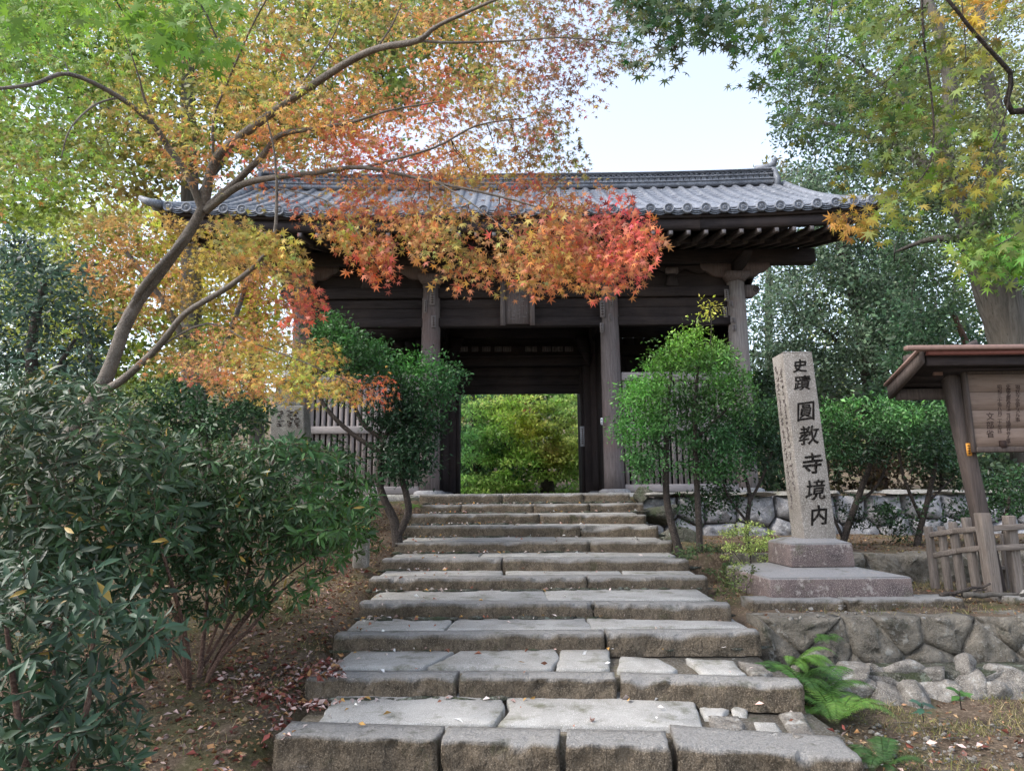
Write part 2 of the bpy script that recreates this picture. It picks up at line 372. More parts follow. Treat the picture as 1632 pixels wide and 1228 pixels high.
# lip breakpoints in photo pixels, joints between blocks
LIP = {0: [(436, 1168), (700, 1177), (895, 1182), (1073, 1186), (1380, 1208)],
       1: [(485, 1077), (730, 1078), (985, 1080), (1283, 1090)],
       2: [(530, 1011), (965, 1008), (1213, 1006)],
       3: [(570, 960), (945, 961), (1165, 963)],
       4: [(587, 921), (935, 919), (1128, 919)],
       5: [(606, 891), (800, 890), (1099, 892)],
       6: [(627, 864), (940, 862), (1073, 862)],
       7: [(640, 838), (925, 838), (1050, 838)],
       8: [(655, 819), (860, 819), (1030, 820)],
       9: [(670, 802), (735, 802), (850, 801), (940, 802), (1026, 802)],
       10: [(668, 787), (800, 787), (930, 787), (1005, 787)]}
LX = []
for i in range(11):
    pts = []
    for px, py in LIP[i]:
        if i >= 9: pts.append(P(px, py, SY[i])); continue
        q = PZ(px, py, SZ[i]); yy = min(max(q[1], SY[i]-.26), SY[i]+.10); pts.append(P(px, py, yy))
        pts[-1][2] = min(max(pts[-1][2], SZ[i]-.05), SZ[i]+.02)
    for k in range(len(pts)-1):
        a, b = pts[k].copy(), pts[k+1].copy()
        g = .016 if i < 3 else .006
        if i == 0 and k >= 2: g = .03
        yo = [0, 0, .0, .01, .03][k] if i == 0 else 0
        a[0] += g/2; b[0] -= g/2
        chips = ()
        if i == 7 and k == 1: chips = ((.15, .28, .16),)
        if i == 9: chips = ((.3, .15, .05),)
        if i == 1 and k == 0: chips = ((1.15, .2, .03),)
        if i == 1 and k == 2: chips = ((1.1, .15, .02),)
        z = (a[2]+b[2])/2 if i < 9 else SZ[i]
        za, zb = (a[2], b[2]) if i < 9 else (SZ[i], SZ[i])
        dep = DEP[i]
        base = SZ[i]-(.30 if i == 0 else .19)
        ya_, yb_ = (a[1], b[1]) if i < 9 else (SY[i], SY[i])
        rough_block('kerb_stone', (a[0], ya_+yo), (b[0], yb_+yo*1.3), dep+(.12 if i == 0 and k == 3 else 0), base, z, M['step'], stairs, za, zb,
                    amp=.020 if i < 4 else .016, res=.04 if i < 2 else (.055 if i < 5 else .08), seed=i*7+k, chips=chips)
    LX.append((pts[0][0], pts[-1][0]))
def treadpoly(px, i, z=None): return [PZ(x, y, SZ[i] if z is None else z)[:2] for x, y in px]
# lowest tread
slab('paving_stone', treadpoly([(540, 1108), (798, 1108), (806, 1130), (788, 1152), (505, 1150)], 0), SZ[0]-.006, .08, M['paving'], stairs, 1, sy=.06, y0=4.8)
slab('paving_stone', treadpoly([(802, 1108), (1104, 1110), (1122, 1156), (792, 1153), (812, 1132)], 0), SZ[0]-.004, .08, M['paving'], stairs, 2, sy=.06, y0=4.8)
for k, pl in enumerate([[(1112, 1116), (1148, 1114), (1162, 1128), (1150, 1140), (1122, 1140)],
                        [(1128, 1141), (1176, 1140), (1190, 1152), (1180, 1162), (1135, 1160)],
                        [(1200, 1146), (1236, 1146), (1246, 1160), (1236, 1170), (1205, 1168)],
                        [(1240, 1136), (1278, 1134), (1304, 1170), (1268, 1176), (1250, 1154)],
                        [(1160, 1118), (1195, 1120), (1190, 1136), (1168, 1134)]]):
    zz = SZ[0]-.035*max(0, (pl[2][0]-1090)/290)
    slab('rubble_paver', treadpoly(pl, 0, zz), zz-.01+.010*(k % 2), .09, M['rock'] if k % 2 else M['paving'], stairs, 10+k, amp=.02, inset=.025, sy=.04, y0=4.8)
for k, pl in enumerate([[(560, 1040), (730, 1039), (675, 1062), (600, 1063), (530, 1063)],
                        [(736, 1039), (885, 1038), (893, 1048), (880, 1064), (682, 1062)],
                        [(893, 1039), (972, 1038), (972, 1064), (886, 1064)],
                        [(988, 1048), (1050, 1050), (1080, 1064), (1072, 1068), (982, 1065)],
                        [(1092, 1048), (1170, 1052), (1190, 1070), (1120, 1069)],
                        [(1176, 1052), (1215, 1056), (1232, 1068), (1200, 1071)]]):
    slab('paving_stone', treadpoly(pl, 1), SZ[1]+.0-(.012 if k > 3 else .004), .08, M['paving'] if k < 5 else M['rock'], stairs, 20+k, sy=.05, y0=5.6)
for i in range(2, 11):
    y0 = SY[i]+DEP[i]+.012; y1 = (SY[i+1]+.03) if i < 10 else 13.1
    xa, xb = LX[i]; js = [xa+.05]+[xa+(xb-xa)*q for q in ([.27, .61], [.52], [.4, .78], [.33], [.6], [.45], [.5], [.3, .7], [.25, .5, .8])[i-2]]+[xb-.03]
    for k in range(len(js)-1):
        sk = .05*((k*7+i) % 3-1)
        a, b = js[k]+.006, js[k+1]-.006
        slab('paving_stone', [(a+(sk if k else 0), y0), (b+(sk if k < len(js)-2 else 0)*-1, y0), (b, y1), (a, y1)], SZ[i]-.004-.003*((i+k) % 2), .06, M['paving'], stairs, 40+i*3+k, sy=.03 if i < 9 else 0, y0=y0)
mb = MB(); rj = np.random.RandomState(8)      # moss and grit packed in the joints at the foot of each riser
for i in range(1, 11):
    xa, xb = LX[i]; x = xa
    while x < xb:
        w = .05+.18*rj.rand(); 
        if rj.rand() < .72:
            V, F = rock_arr((x+w/2, SY[i]-.012-.02*rj.rand(), SZ[i-1]+.018), (w*1.3, .05+.06*rj.rand(), .022+.02*rj.rand()), i*100+int(x*50)+200, 1, .3, 2); mb.add(V, F)
        x += w
mb.build('joint_moss', M['mossrock'], stairs, kind='stuff')
# small stones wedged beside the stairs
for k, (px, py, Y, s) in enumerate([(1018, 784, 12.7, .45), (1045, 815, 12.2, .75), (1075, 850, 10.8, .5), (1100, 878, 10, .35), (640, 800, 12.9, .5), (610, 815, 12.6, .55), (622, 845, 11, .4),
                                    (1205, 1060, 5.75, .12), (1228, 1068, 5.7, .13), (1190, 1126, 5.2, .10), (1168, 1150, 5.0, .08), (1222, 1150, 5.0, .09)]):
    c = P(px, py, Y); rock('edge_stone', c+np.array([.08, .1, -.06]), (s*1.1, s*.7, s*.62), 50+k, M['mossrock'] if k < 7 else M['rock'], stairs, 3)

# ---------------------------------------------------------------- fitted stone walls
def clip(poly, p, n):
    out = []; m = len(poly)
    for i in range(m):
        a, b = poly[i], poly[(i+1) % m]; da = (a-p)@n; db = (b-p)@n
        if da <= 0: out.append(a)
        if da*db < 0: out.append(a+(b-a)*da/(da-db))
    return out
def cells(u0, u1, v0, v1, seeds):
    res = []
    for i, s in enumerate(seeds):
        poly = [np.array(q, float) for q in ((u0, v0), (u1, v0), (u1, v1), (u0, v1))]
        for j, o in enumerate(seeds):
            if i == j: continue
            d = np.array(o)-np.array(s); l = np.linalg.norm(d)
            if l > 3: continue
            poly = clip(poly, (np.array(s)+np.array(o))/2, d/l)
            if len(poly) < 3: break
        if len(poly) >= 3: res.append(np.array(poly))
    return res
def fitted_wall(parent, origin, ud, nd, u0, u1, v0, v1, seeds, mat, gap=.012, bulge=.07, seed=0, lean=.0, back=.35, sub=.07):
    """stones face direction nd (toward viewer), u along ud, v up"""
    o = np.array(origin, float); ud = np.array(ud, float); nd = np.array(nd, float); r = np.random.RandomState(seed)
    for k, poly in enumerate(cells(u0, u1, v0, v1, seeds)):
        c = poly.mean(0); pts = []
        for i in range(len(poly)):
            p, q = poly[i], poly[(i+1) % len(poly)]; L = np.linalg.norm(q-p)
            if L < .02: continue
            m = max(1, int(L/sub))
            for j in range(m): pts.append(p+(q-p)*j/m)
        pts = np.array(pts); n = len(pts)
        if n < 4: continue
        bb = bulge*(.6+.8*r.rand()); V = []; tz = (r.rand(2)-.5)*.12
        size = np.sqrt(((pts-c)**2).sum(1)).mean()
        for lev, (ins, h) in enumerate([(gap, -back), (gap, -.02), (gap+.03, bb*.6), (size*.32, bb), (size*.68, bb*1.1)]):
            for w in pts:
                d = c-w; l = np.linalg.norm(d)+1e-6; w2 = w+d*min(.97, ins/l)
                nn = 1.5*fr((w2[0]+seed, w2[1]+k*3, seed*1.3), 4.5); n3 = fr((w2[0]+seed, w2[1]+k*3, 7), 9)
                hh = h+(nn*.035+n3*.014 if lev > 1 else 0)+((w2-c)@tz if lev > 1 else 0)
                if lev == 1: w2 = w2+np.array([n3, -n3])*.01
                V.append(o+ud*w2[0]+np.array([0, 0, 1])*w2[1]+nd*(hh-lean*w2[1]))
        V.append(o+ud*c[0]+np.array([0, 0, 1])*c[1]+nd*(bb*1.1-lean*c[1]+fr((c[0], c[1], k), 3)*.03))
        F = [(l*n+i, l*n+(i+1) % n, (l+1)*n+(i+1) % n, (l+1)*n+i) for l in range(4) for i in range(n)]+[(4*n+i, 4*n+(i+1) % n, 5*n) for i in range(n)]
        mb = MB(); mb.add(V, F); mb.build('stone', mat if not isinstance(mat, list) else mat[r.randint(len(mat))], parent)
def jit_seeds(u0, u1, v0, v1, rows, w, seed, j=.3):
    r = np.random.RandomState(seed); S = []; h = (v1-v0)/rows
    for k in range(rows):
        x = u0+w*(.3+.4*(k % 2))
        while x < u1:
            S.append((x+(r.rand()-.5)*w*j, v0+h*(k+.5)+(r.rand()-.5)*h*j)); x += w*(.75+.6*r.rand())
    return S
wall_r = thing('stone_terrace_wall', 'pale fitted stone wall under the gate to the right of the stairs', 'wall', (5.5, 12.9, 1.0))
fitted_wall(wall_r, (0, 12.75, 0), (1, 0, 0), (0, -1, 0), 2.25, 9.6, .80, 1.72, jit_seeds(2.25, 9.6, .80, 1.72, 2, .62, 3), M['wallrock'], seed=3, lean=.08, bulge=.10)
x = 2.35; k = 0
while x < 9.5:
    w = .5+.35*random.random(); rock('coping_stone', (x+w/2, 12.82, 1.76), (w*1.0, .42, .085), 200+k, M['oldstone'], wall_r, 3); x += w*.98; k += 1
wall_l = thing('stone_terrace_wall', 'mossy fitted stone wall under the gate to the left of the stairs', 'wall', (-4, 12.9, 1.0))
fitted_wall(wall_l, (0, 12.8, 0), (1, 0, 0), (0, -1, 0), -7.5, -1.75, .9, 1.78, jit_seeds(-7.5, -1.75, .9, 1.78, 2, .6, 4), M['oldstone'], seed=4, lean=.06)
# low dark kerb wall behind the monument
wall_d = thing('low_dark_wall', 'low dark mossy stone wall behind the monument plinth', 'wall', (4.9, 8.7, .65))
fitted_wall(wall_d, (0, 8.66, 0), (1, 0, 0), (0, -1, 0), 2.6, 8.6, .58, 1.0, jit_seeds(2.6, 8.6, .58, 1.0, 1, .9, 5), M['retain'], seed=5, bulge=.05)
# retaining wall of big stones on the right
wall_b = thing('stone_retaining_wall', 'rough brown retaining wall of big fitted stones right of the stairs', 'wall', (4.5, 6.45, .1))
sd_ = [(2.3, .30), (2.72, .24), (3.2, .30), (3.62, .22), (3.74, .50), (4.15, .26), (4.62, .34), (5.02, .25), (5.3, .48), (5.5, .18), (5.95, .32), (6.45, .25), (6.95, .35), (2.5, .52), (3.0, .08), (3.42, .06), (3.45, .50), (4.4, .08), (4.42, .54), (4.85, .08), (2.5, .08), (5.75, .54), (6.2, .06)]
mb = MB(); mb.box(2.16, 7.4, 6.42, 6.6, -.1, .55); mb.build('wall_core', M['retain'], wall_b)
fitted_wall(wall_b, (0, 6.36, 0), (1, 0, 0), (0, -1, 0), 2.16, 7.4, -.02, .61, sd_, M['retain'], seed=6, bulge=.025, lean=.10, gap=.002)
for k, (x0, x1, z) in enumerate([]):
    slab('cap_slab', [(x0, 6.34), (x1, 6.33), (x1+.02, 6.72), (x0, 6.75)], z, .07, M['mortar'], wall_b, 70+k, amp=.012)
# low ledge slab under the plinth
ledge = thing('stone_ledge', 'long flat stone ledge in front of the monument plinth', 'ledge', (3.3, 6.8, .6))
for k, (x0, x1) in enumerate([(2.25, 3.12), (3.15, 4.26)]):
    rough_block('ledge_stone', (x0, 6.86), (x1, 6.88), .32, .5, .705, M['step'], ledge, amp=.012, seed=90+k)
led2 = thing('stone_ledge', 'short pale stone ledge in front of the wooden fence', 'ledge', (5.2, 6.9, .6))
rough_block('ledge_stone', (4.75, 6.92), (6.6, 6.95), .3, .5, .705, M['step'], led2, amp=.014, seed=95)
rock('block_top', (4.98, 6.98, .735), (.26, .2, .08), 96, M['paving'], led2)
# rubble rocks in front of the wall (px centre, width px, height px)
RB = [(1352, 1085, 66, 58), (1392, 1076, 40, 32), (1410, 1083, 52, 44), (1440, 1072, 48, 30), (1486, 1078, 42, 36), (1530, 1087, 52, 52), (1575, 1085, 50, 38), (1604, 1078, 44, 44), (1398, 1122, 66, 46), (1458, 1115, 64, 54),
      (1500, 1110, 56, 40), (1553, 1130, 54, 40), (1612, 1115, 60, 50), (1540, 1062, 34, 28), (1300, 1060, 56, 44), (1340, 1108, 44, 44), (1270, 1095, 50, 50), (1322, 1072, 40, 36), (1655, 1090, 60, 60), (1598, 1136, 40, 26), (1425, 1098, 34, 26), (1470, 1098, 36, 26), (1515, 1104, 34, 28), (1560, 1106, 40, 30), (1376, 1100, 34, 28), (1590, 1100, 36, 28), (1480, 1138, 40, 24), (1430, 1140, 36, 24), (1510, 1142, 36, 20)]
pile = thing('rubble_border', 'heap of loose angular field stones along the foot of the wall', 'rock pile', (3.8, 5.9, .05))
for k, (px, py, w, h) in enumerate(RB):
    Y = 6.02 if py < 1100 else 5.85
    c = P(px, py, Y); s = Y/FPX
    rock('rubble_stone', c, (w*s*1.14, min(w, h)*s*1.3, h*s*1.16), 300+k, M['rock'], pile, 3)
fill = MB(); fill.bar((2.5, 6.12, .12), (7.3, 6.12, .12), .34, .28); fill.build('rubble_fill', M['mossrock'], pile)
rock('boulder', (3.35, 4.32, .07), (.75, .5, .22), 411, M['rock'], None, 3, 'low flat boulder at the bottom right of the picture', 'rock')

# ================================================================ monument
def tilted(parent, o, ax, ay, az): return (np.array(o), np.array(ax), np.array(ay), np.array(az))
def text_mesh(body, bold=.012):
    c = bpy.data.curves.new('glyph', 'FONT'); c.body = body; c.offset = bold; c.extrude = .01; c.resolution_u = 3
    c.align_x = 'CENTER'; c.align_y = 'CENTER'
    o = bpy.data.objects.new('glyph', c); COL.objects.link(o); bpy.context.view_layer.update()
    me = bpy.data.meshes.new_from_object(o.evaluated_get(bpy.context.evaluated_depsgraph_get()))
    V = np.array([v.co[:] for v in me.vertices]); F = [list(p.vertices) for p in me.polygons]
    bpy.data.objects.remove(o); bpy.data.curves.remove(c); bpy.data.meshes.remove(me)
    mn_, mx_ = V[:, :2].min(0), V[:, :2].max(0); V[:, :2] -= (mn_+mx_)/2
    return V, F, (mx_-mn_)
def put_text(mb, body, c, right, up, size, thick=.003, bold=.012, sx=1.0, wob=0, normalize=False):
    V, F, dm = text_mesh(body, bold); s = size/(dm[1] if normalize else .92)
    if wob: V[:, :2] += np.array([[mn.noise(Vector((v[0]*5, v[1]*5, ord(body[0])*.37))), mn.noise(Vector((v[0]*5, v[1]*5, 9+ord(body[0])*.37)))] for v in V])*.030
    right = np.array(right, float); up = np.array(up, float); n = np.cross(right, up)
    V = V.copy()
    if wob: V[:, 0] += wob*np.sin(V[:, 1]*5)*.1; V[:, 1] += wob*V[:, 0]*.16
    W_ = np.array(c)+V[:, :1]*s*sx*right+V[:, 1:2]*s*up+V[:, 2:3]/.01*thick*n
    mb.add(W_, F)
MY = 7.75
MX = P(1342, 950, 7.05)[0]
mon = thing('stone_monument', 'tall leaning square granite pillar carved with black characters on a stepped plinth', 'monument', (MX, MY, .66))
def hexa(bot, top, mat, name, parent, bev=.012):
    mb = MB(); mb.add(list(bot)+list(top), [(3, 2, 1, 0), (4, 5, 6, 7)]+[(i, (i+1) % 4, 4+(i+1) % 4, 4+i) for i in range(4)])
    return bevel(mb.build(name, mat, parent), bev, 2)
def sq(h, z, ox=0, hy=None): hy = hy or h; return [(MX+ox-h, MY-hy, z), (MX+ox+h, MY-hy, z), (MX+ox+h, MY+hy, z), (MX+ox-h, MY+hy, z)]
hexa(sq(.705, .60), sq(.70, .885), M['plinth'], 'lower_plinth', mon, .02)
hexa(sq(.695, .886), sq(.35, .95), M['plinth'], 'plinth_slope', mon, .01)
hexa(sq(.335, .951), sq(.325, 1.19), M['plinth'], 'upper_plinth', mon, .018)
hexa(sq(.323, 1.191), sq(.20, 1.235), M['plinth'], 'plinth_collar', mon, .008)
YF = MY-.18
bl, br = P(1282, 858, YF), P(1334, 858, YF); tl, tr = P(1246.5, 561, YF-.01), P(1294.5, 561, YF-.01)
bl[2] = br[2] = min(bl[2], br[2])-.02
zt = (tl[2]+tr[2])/2; tl[2] = tr[2] = zt
bk = np.array([0, .35, 0]); bkt = np.array([0, .31, 0])
mid = [(p+(q-p)*.0) for p, q in zip((bl, br), (tl, tr))]
hexa([bl, br, br+bk, bl+bk], [tl, tr, tr+bkt, tl+bkt], M['granite'], 'shaft', mon, .012)
tip = MB(); c0 = (tl+tr)/2+bkt/2
ins = lambda p: p+(c0-p)*.16+np.array([0, 0, .012])
tip.add([tl, tr, tr+bkt, tl+bkt]+[ins(p) for p in (tl, tr, tr+bkt, tl+bkt)], [(4, 5, 6, 7)]+[(i, (i+1) % 4, 4+(i+1) % 4, 4+i) for i in range(4)])
tip.build('shaft_top', M['granite'], mon)
up_ = ((tl+tr)-(bl+br))/2; Lm = np.linalg.norm(up_); up_ /= Lm; rt_ = (br-bl)/np.linalg.norm(br-bl)
for ch, py, hpx, wk in [('史', 583, 22, 1.05), ('蹟', 611, 25, 1.1), ('圓', 657, 32, .98), ('教', 695, 32, 1.05), ('寺', 739, 34, 1.0), ('境', 780, 34, 1.0), ('内', 819, 32, .95)]:
    t_ = (858-py)/(858-561); c = (bl+br)/2*(1-t_)+(tl+tr)/2*t_+rt_*.012
    mb = MB(); nrm = np.cross(rt_, up_)
    bo = .0028 if ch in '蹟圓教境' else .0048
    for qx, qz in ((0, 0), (bo, 0), (-bo, 0), (0, bo), (0, -bo), (bo*.7, bo*.7), (-bo*.7, -bo*.7), (bo*.7, -bo*.7), (-bo*.7, bo*.7)): put_text(mb, ch, c+nrm*.002+rt_*qx+up_*qz, rt_, up_, hpx/FPX*7.6*.91, .002, 0, wk, .6, True)
    mb.build('carved_character', M['ink'], mon)
# the two lines of small worn characters on the left flank, too worn to read: short chiselled strokes
r5 = np.random.RandomState(5)
lf = ((tl+tl+bkt)-(bl+bl+bk))/2; lf /= np.linalg.norm(lf)
mb = MB()
for row, n_, zz0, zz1 in ((.10, 21, .55, 1.92), (.22, 25, .35, 1.98)):
    for k in range(n_):
        z_ = zz0+(zz1-zz0)*k/n_; c = bl+lf*z_+np.array([-.0035, row, 0])
        for q in range(5):
            a = c+np.array([0, (r5.rand()-.5)*.05, (r5.rand()-.5)*.045]); an = r5.choice([0, 0, 1.5, .7, -.7])
            b = a+np.array([0, cos(an), sin(an)])*(.02+.02*r5.rand())
            mb.bar(a, b, .006, .004, (1, 0, 0))
mb.build('worn_inscription', M['plinth'], mon, kind='stuff')

# old left monument, half hidden
mo2 = thing('stone_monument', 'broad weathered stone slab with carved characters behind the evergreen bushes', 'monument', (P(457, 700, 10)[0], 10.1, 1.2))
a_, b_, c_, d_ = P(424, 830, 10), P(494, 830, 10), P(484, 646, 10), P(432, 646, 10)
for p in (a_, b_): p[2] = 1.1
dp = np.array([0, .34, 0])
def hexa2(bot, top, mat, name, parent, bev):
    mb = MB(); mb.add(list(bot)+list(top), [(3, 2, 1, 0), (4, 5, 6, 7)]+[(i, (i+1) % 4, 4+(i+1) % 4, 4+i) for i in range(4)])
    return bevel(mb.build(name, mat, parent), bev, 2)
hexa2([a_, b_, b_+dp, a_+dp], [d_, c_, c_+dp, d_+dp], M['oldstone'], 'slab', mo2, .02)
mb = MB(); put_text(mb, '壽', P(451, 718, 9.992), (1, 0, 0), (0, 0, 1), .36, .004, .015, .9, .5, True); mb.build('carved_character', M['ink2'], mo2)
mb = MB()
for colx in (444, 460, 470):
    for k in range(7):
        c = P(colx, 655+k*4, 9.995)
        for q in range(4):
            a = c+np.array([(r5.rand()-.5)*.06, 0, (r5.rand()-.5)*.03]); mb.bar(a, a+np.array([.04*r5.rand()+.01, 0, .01*r5.randn()]), .006, .005, (0, 1, 0))
mb.build('worn_inscription', M['ink2'], mo2, kind='stuff')
lan = thing('stone_post', 'grey stone post with a small white cap behind the left monument', 'post', (P(463, 625, 11.2)[0], 11.2, 1.4))
mb = MB(); q = P(463, 622, 11.2); mb.box(q[0]-.2, q[0]+.2, 11.05, 11.35, 1.4, P(463, 612, 11.2)[2]); bevel(mb.build('shaft', M['oldstone'], lan), .02)
mb = MB(); mb.box(q[0]-.25, q[0]+.25, 11.0, 11.4, P(463, 611, 11.2)[2], P(463, 606, 11.2)[2]); bevel(mb.build('cap', M['oldstone'], lan), .015)
mb = MB(); w_ = P(456, 606, 11.15); mb.tube([w_, w_+np.array([0, 0, .08]), w_+np.array([.01, 0, .16])], [.05, .055, .02], 8); mb.build('white_cap', M['white'], lan, True)
ps = thing('stone_post', 'short square stone post among bushes left of the steps', 'post', P(578, 860, 8.4)); 
mb = MB(); a = P(578, 790, 8.4); mb.box(a[0]-.085, a[0]+.085, 8.32, 8.5, .9, a[2]); bevel(mb.build('shaft', M['oldstone'], ps), .02)
# ================================================================ gate
GX = .18; YFr, YMd, YBk = 14.0, 16.5, 19.0; FZ = 1.80
CXS = [GX-4.48, GX-1.84, GX+1.84, GX+4.48]
gate = thing('temple_gate', 'dark timber temple gate with grey tiled roof at the top of the steps', 'gate', (GX, YMd, FZ))
mb = MB(); mb.box(GX-5.6, GX+5.6, 13.12, 20.2, 1.3, FZ); mb.build('stone_platform', M['paving'], gate)
def ring_tube(mb, x, y, zs, rs, n=20): mb.tube([(x, y, z) for z in zs], rs, n)
for iy, yy in enumerate((YFr, YMd, YBk)):
    for ix, xx in enumerate(CXS):
        top = 6.12 if iy != 1 else 7.4
        mb = MB(); ring_tube(mb, xx, yy, [FZ+.08, 2.3, 4, 5.5, top], [.205, .203, .198, .190, .180], 20)
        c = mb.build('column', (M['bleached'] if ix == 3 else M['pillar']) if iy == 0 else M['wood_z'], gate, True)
        mb = MB(); ring_tube(mb, xx, yy, [FZ-.03, FZ+.05, FZ+.082], [.33, .31, .25], 16); mb.build('base_stone', M['wallrock'], gate)
def beam(name, x0, x1, y, z0, z1, th=.2, mat='wood_x', bev=.012):
    mb = MB(); mb.box(x0, x1, y-th/2, y+th/2, z0, z1); return bevel(mb.build(name, M[mat], gate), bev)
# front row between columns
for k in range(3):
    a, b = CXS[k]+.165, CXS[k+1]-.165
    beam('tie_beam', a, b, YFr, 5.20, 5.38, .20)
    beam('wall_board', a, b, YFr+.03, 5.385, 5.60, .10)
    beam('wall_board', a, b, YFr+.04, 5.605, 5.80, .10)
    beam('head_beam', a-.03, b+.03, YFr, 5.81, 6.02, .19)
    beam('frieze_board', a, b, YFr+.06, 6.03, 6.46, .06)
    mx = (a+b)/2                      # small strut with block in the middle of the bay
    mb = MB(); mb.add([(mx-.13, YFr-.1, 6.03), (mx+.13, YFr-.1, 6.03), (mx+.07, YFr-.1, 6.28), (mx-.07, YFr-.1, 6.28), (mx-.13, YFr+.02, 6.03), (mx+.13, YFr+.02, 6.03), (mx+.07, YFr+.02, 6.28), (mx-.07, YFr+.02, 6.28)],
                      [(0, 1, 2, 3), (7, 6, 5, 4), (0, 4, 5, 1), (1, 5, 6, 2), (2, 6, 7, 3), (3, 7, 4, 0)]); mb.build('strut', M['wood_z'], gate)
    mb = MB(); mb.box(mx-.13, mx+.13, YFr-.13, YFr+.02, 6.285, 6.42); bevel(mb.build('strut_block', M['pillar'], gate), .02)
    # scalloped board under the purlin
    n = 24; V = []; W_ = b-a
    for i in range(n+1):
        u = i/n; s_ = abs((u*4) % 1-.5)*2
        zz = 6.30+.11*(1-s_)**1.6 if .12 < u < .88 else 6.18+.1*abs(u-.5)
        V += [(a+W_*u, YFr-.06, zz), (a+W_*u, YFr-.06, 6.47)]
    F = [(2*i, 2*i+2, 2*i+3, 2*i+1) for i in range(n)]
    mb = MB(); m2 = len(V); V2 = V+[(x, y+.05, z) for x, y, z in V]
    F2 = F+[tuple(q+m2 for q in reversed(f)) for f in F]+[(2*i, m2+2*i, m2+2*i+2, 2*i+2) for i in range(n)]
    mb.add(V2, F2); mb.build('carved_apron', M['wood_x'], gate)
for k, xx in enumerate(CXS):          # capital block and boat-shaped bracket arms
    mb = MB(); mb.add([(xx-.17, YFr-.17, 6.10), (xx+.17, YFr-.17, 6.10), (xx+.17, YFr+.17, 6.10), (xx-.17, YFr+.17, 6.10),
                       (xx-.25, YFr-.25, 6.20), (xx+.25, YFr-.25, 6.20), (xx+.25, YFr+.25, 6.20), (xx-.25, YFr+.25, 6.20),
                       (xx-.25, YFr-.25, 6.29), (xx+.25, YFr-.25, 6.29), (xx+.25, YFr+.25, 6.29), (xx-.25, YFr+.25, 6.29)],
                      [(3, 2, 1, 0), (0, 1, 5, 4), (1, 2, 6, 5), (2, 3, 7, 6), (3, 0, 4, 7), (4, 5, 9, 8), (5, 6, 10, 9), (6, 7, 11, 10), (7, 4, 8, 11), (8, 9, 10, 11)])
    mb.build('capital', M['pillar'], gate)
    prof = [(-.72, 6.50), (.72, 6.50), (.72, 6.42), (.66, 6.36), (.56, 6.33), (.48, 6.26), (.36, 6.22), (-.36, 6.22), (-.48, 6.26), (-.56, 6.33), (-.66, 6.36), (-.72, 6.42)]
    mb = MB(); mb.prism([(xx+u, YFr-.10, z) for u, z in prof], (0, .2, 0)); mb.build('bracket_arm', M['pillar'], gate)
    prof = [(-.9, 6.50), (.5, 6.50), (.5, 6.30), (-.4, 6.30), (-.62, 6.34), (-.80, 6.40), (-.9, 6.46)]
    mb = MB(); mb.prism([(xx-.09, YFr+u, z) for u, z in prof], (.18, 0, 0)); mb.build('bracket_arm', M['wood_y'], gate)
    # nosing of the tie beam through the end columns
    if k in (0, 3):
        s = -1 if k == 0 else 1
        mb = MB(); mb.prism([(xx+s*u, YFr-.08, z) for u, z in [(.16, 5.78), (.16, 6.03), (.36, 6.04), (.46, 6.0), (.49, 5.93), (.45, 5.86), (.37, 5.82), (.34, 5.78)]], (0, .16, 0)); mb.build('beam_nosing', M['pillar'], gate)
        mb = MB(); c = np.array([xx+s*.40, YFr-.085, 5.93]); an = np.arange(14)/14*2*pi*1.5
        mb.tube([c+np.array([cos(t)*(.07-.004*i), -.004, sin(t)*(.07-.004*i)]) for i, t in enumerate(an)], .008, 5); mb.build('nosing_scroll', M['wood_x'], gate)
    # cross beams to the middle row
    mb = MB(); mb.box(xx-.09, xx+.09, YFr+.18, YMd-.18, 5.45, 5.85); mb.build('cross_beam', M['wood_y'], gate)
    mb = MB(); mb.box(xx-.09, xx+.09, YMd+.18, YBk-.18, 5.45, 5.85); mb.build('cross_beam', M['wood_y'], gate)
def purlin(y, z0, z1, x0=GX-6.2, x1=GX+6.15):
    mb = MB(); mb.box(x0, x1, y-.13, y+.13, z0, z1); return bevel(mb.build('purlin', M['wood_x'], gate), .015)
purlin(YFr, 6.505, 6.80); purlin(YBk, 6.505, 6.80); purlin(YMd-1.25, 7.62, 7.86); purlin(YMd+1.25, 7.62, 7.86); purlin(YMd, 8.78, 9.0)
# ceiling so that the inside stays dark, boards run from front to back
for k in range(3):
    n = 7; a, b = CXS[k]+.1, CXS[k+1]-.1
    for i in range(n):
        mb = MB(); mb.box(a+(b-a)*i/n+.004, a+(b-a)*(i+1)/n-.004, YFr+.12, YBk-.12, 6.31+.004*(i % 2), 6.345); mb.build('ceiling_board', M['wood_y'], gate)
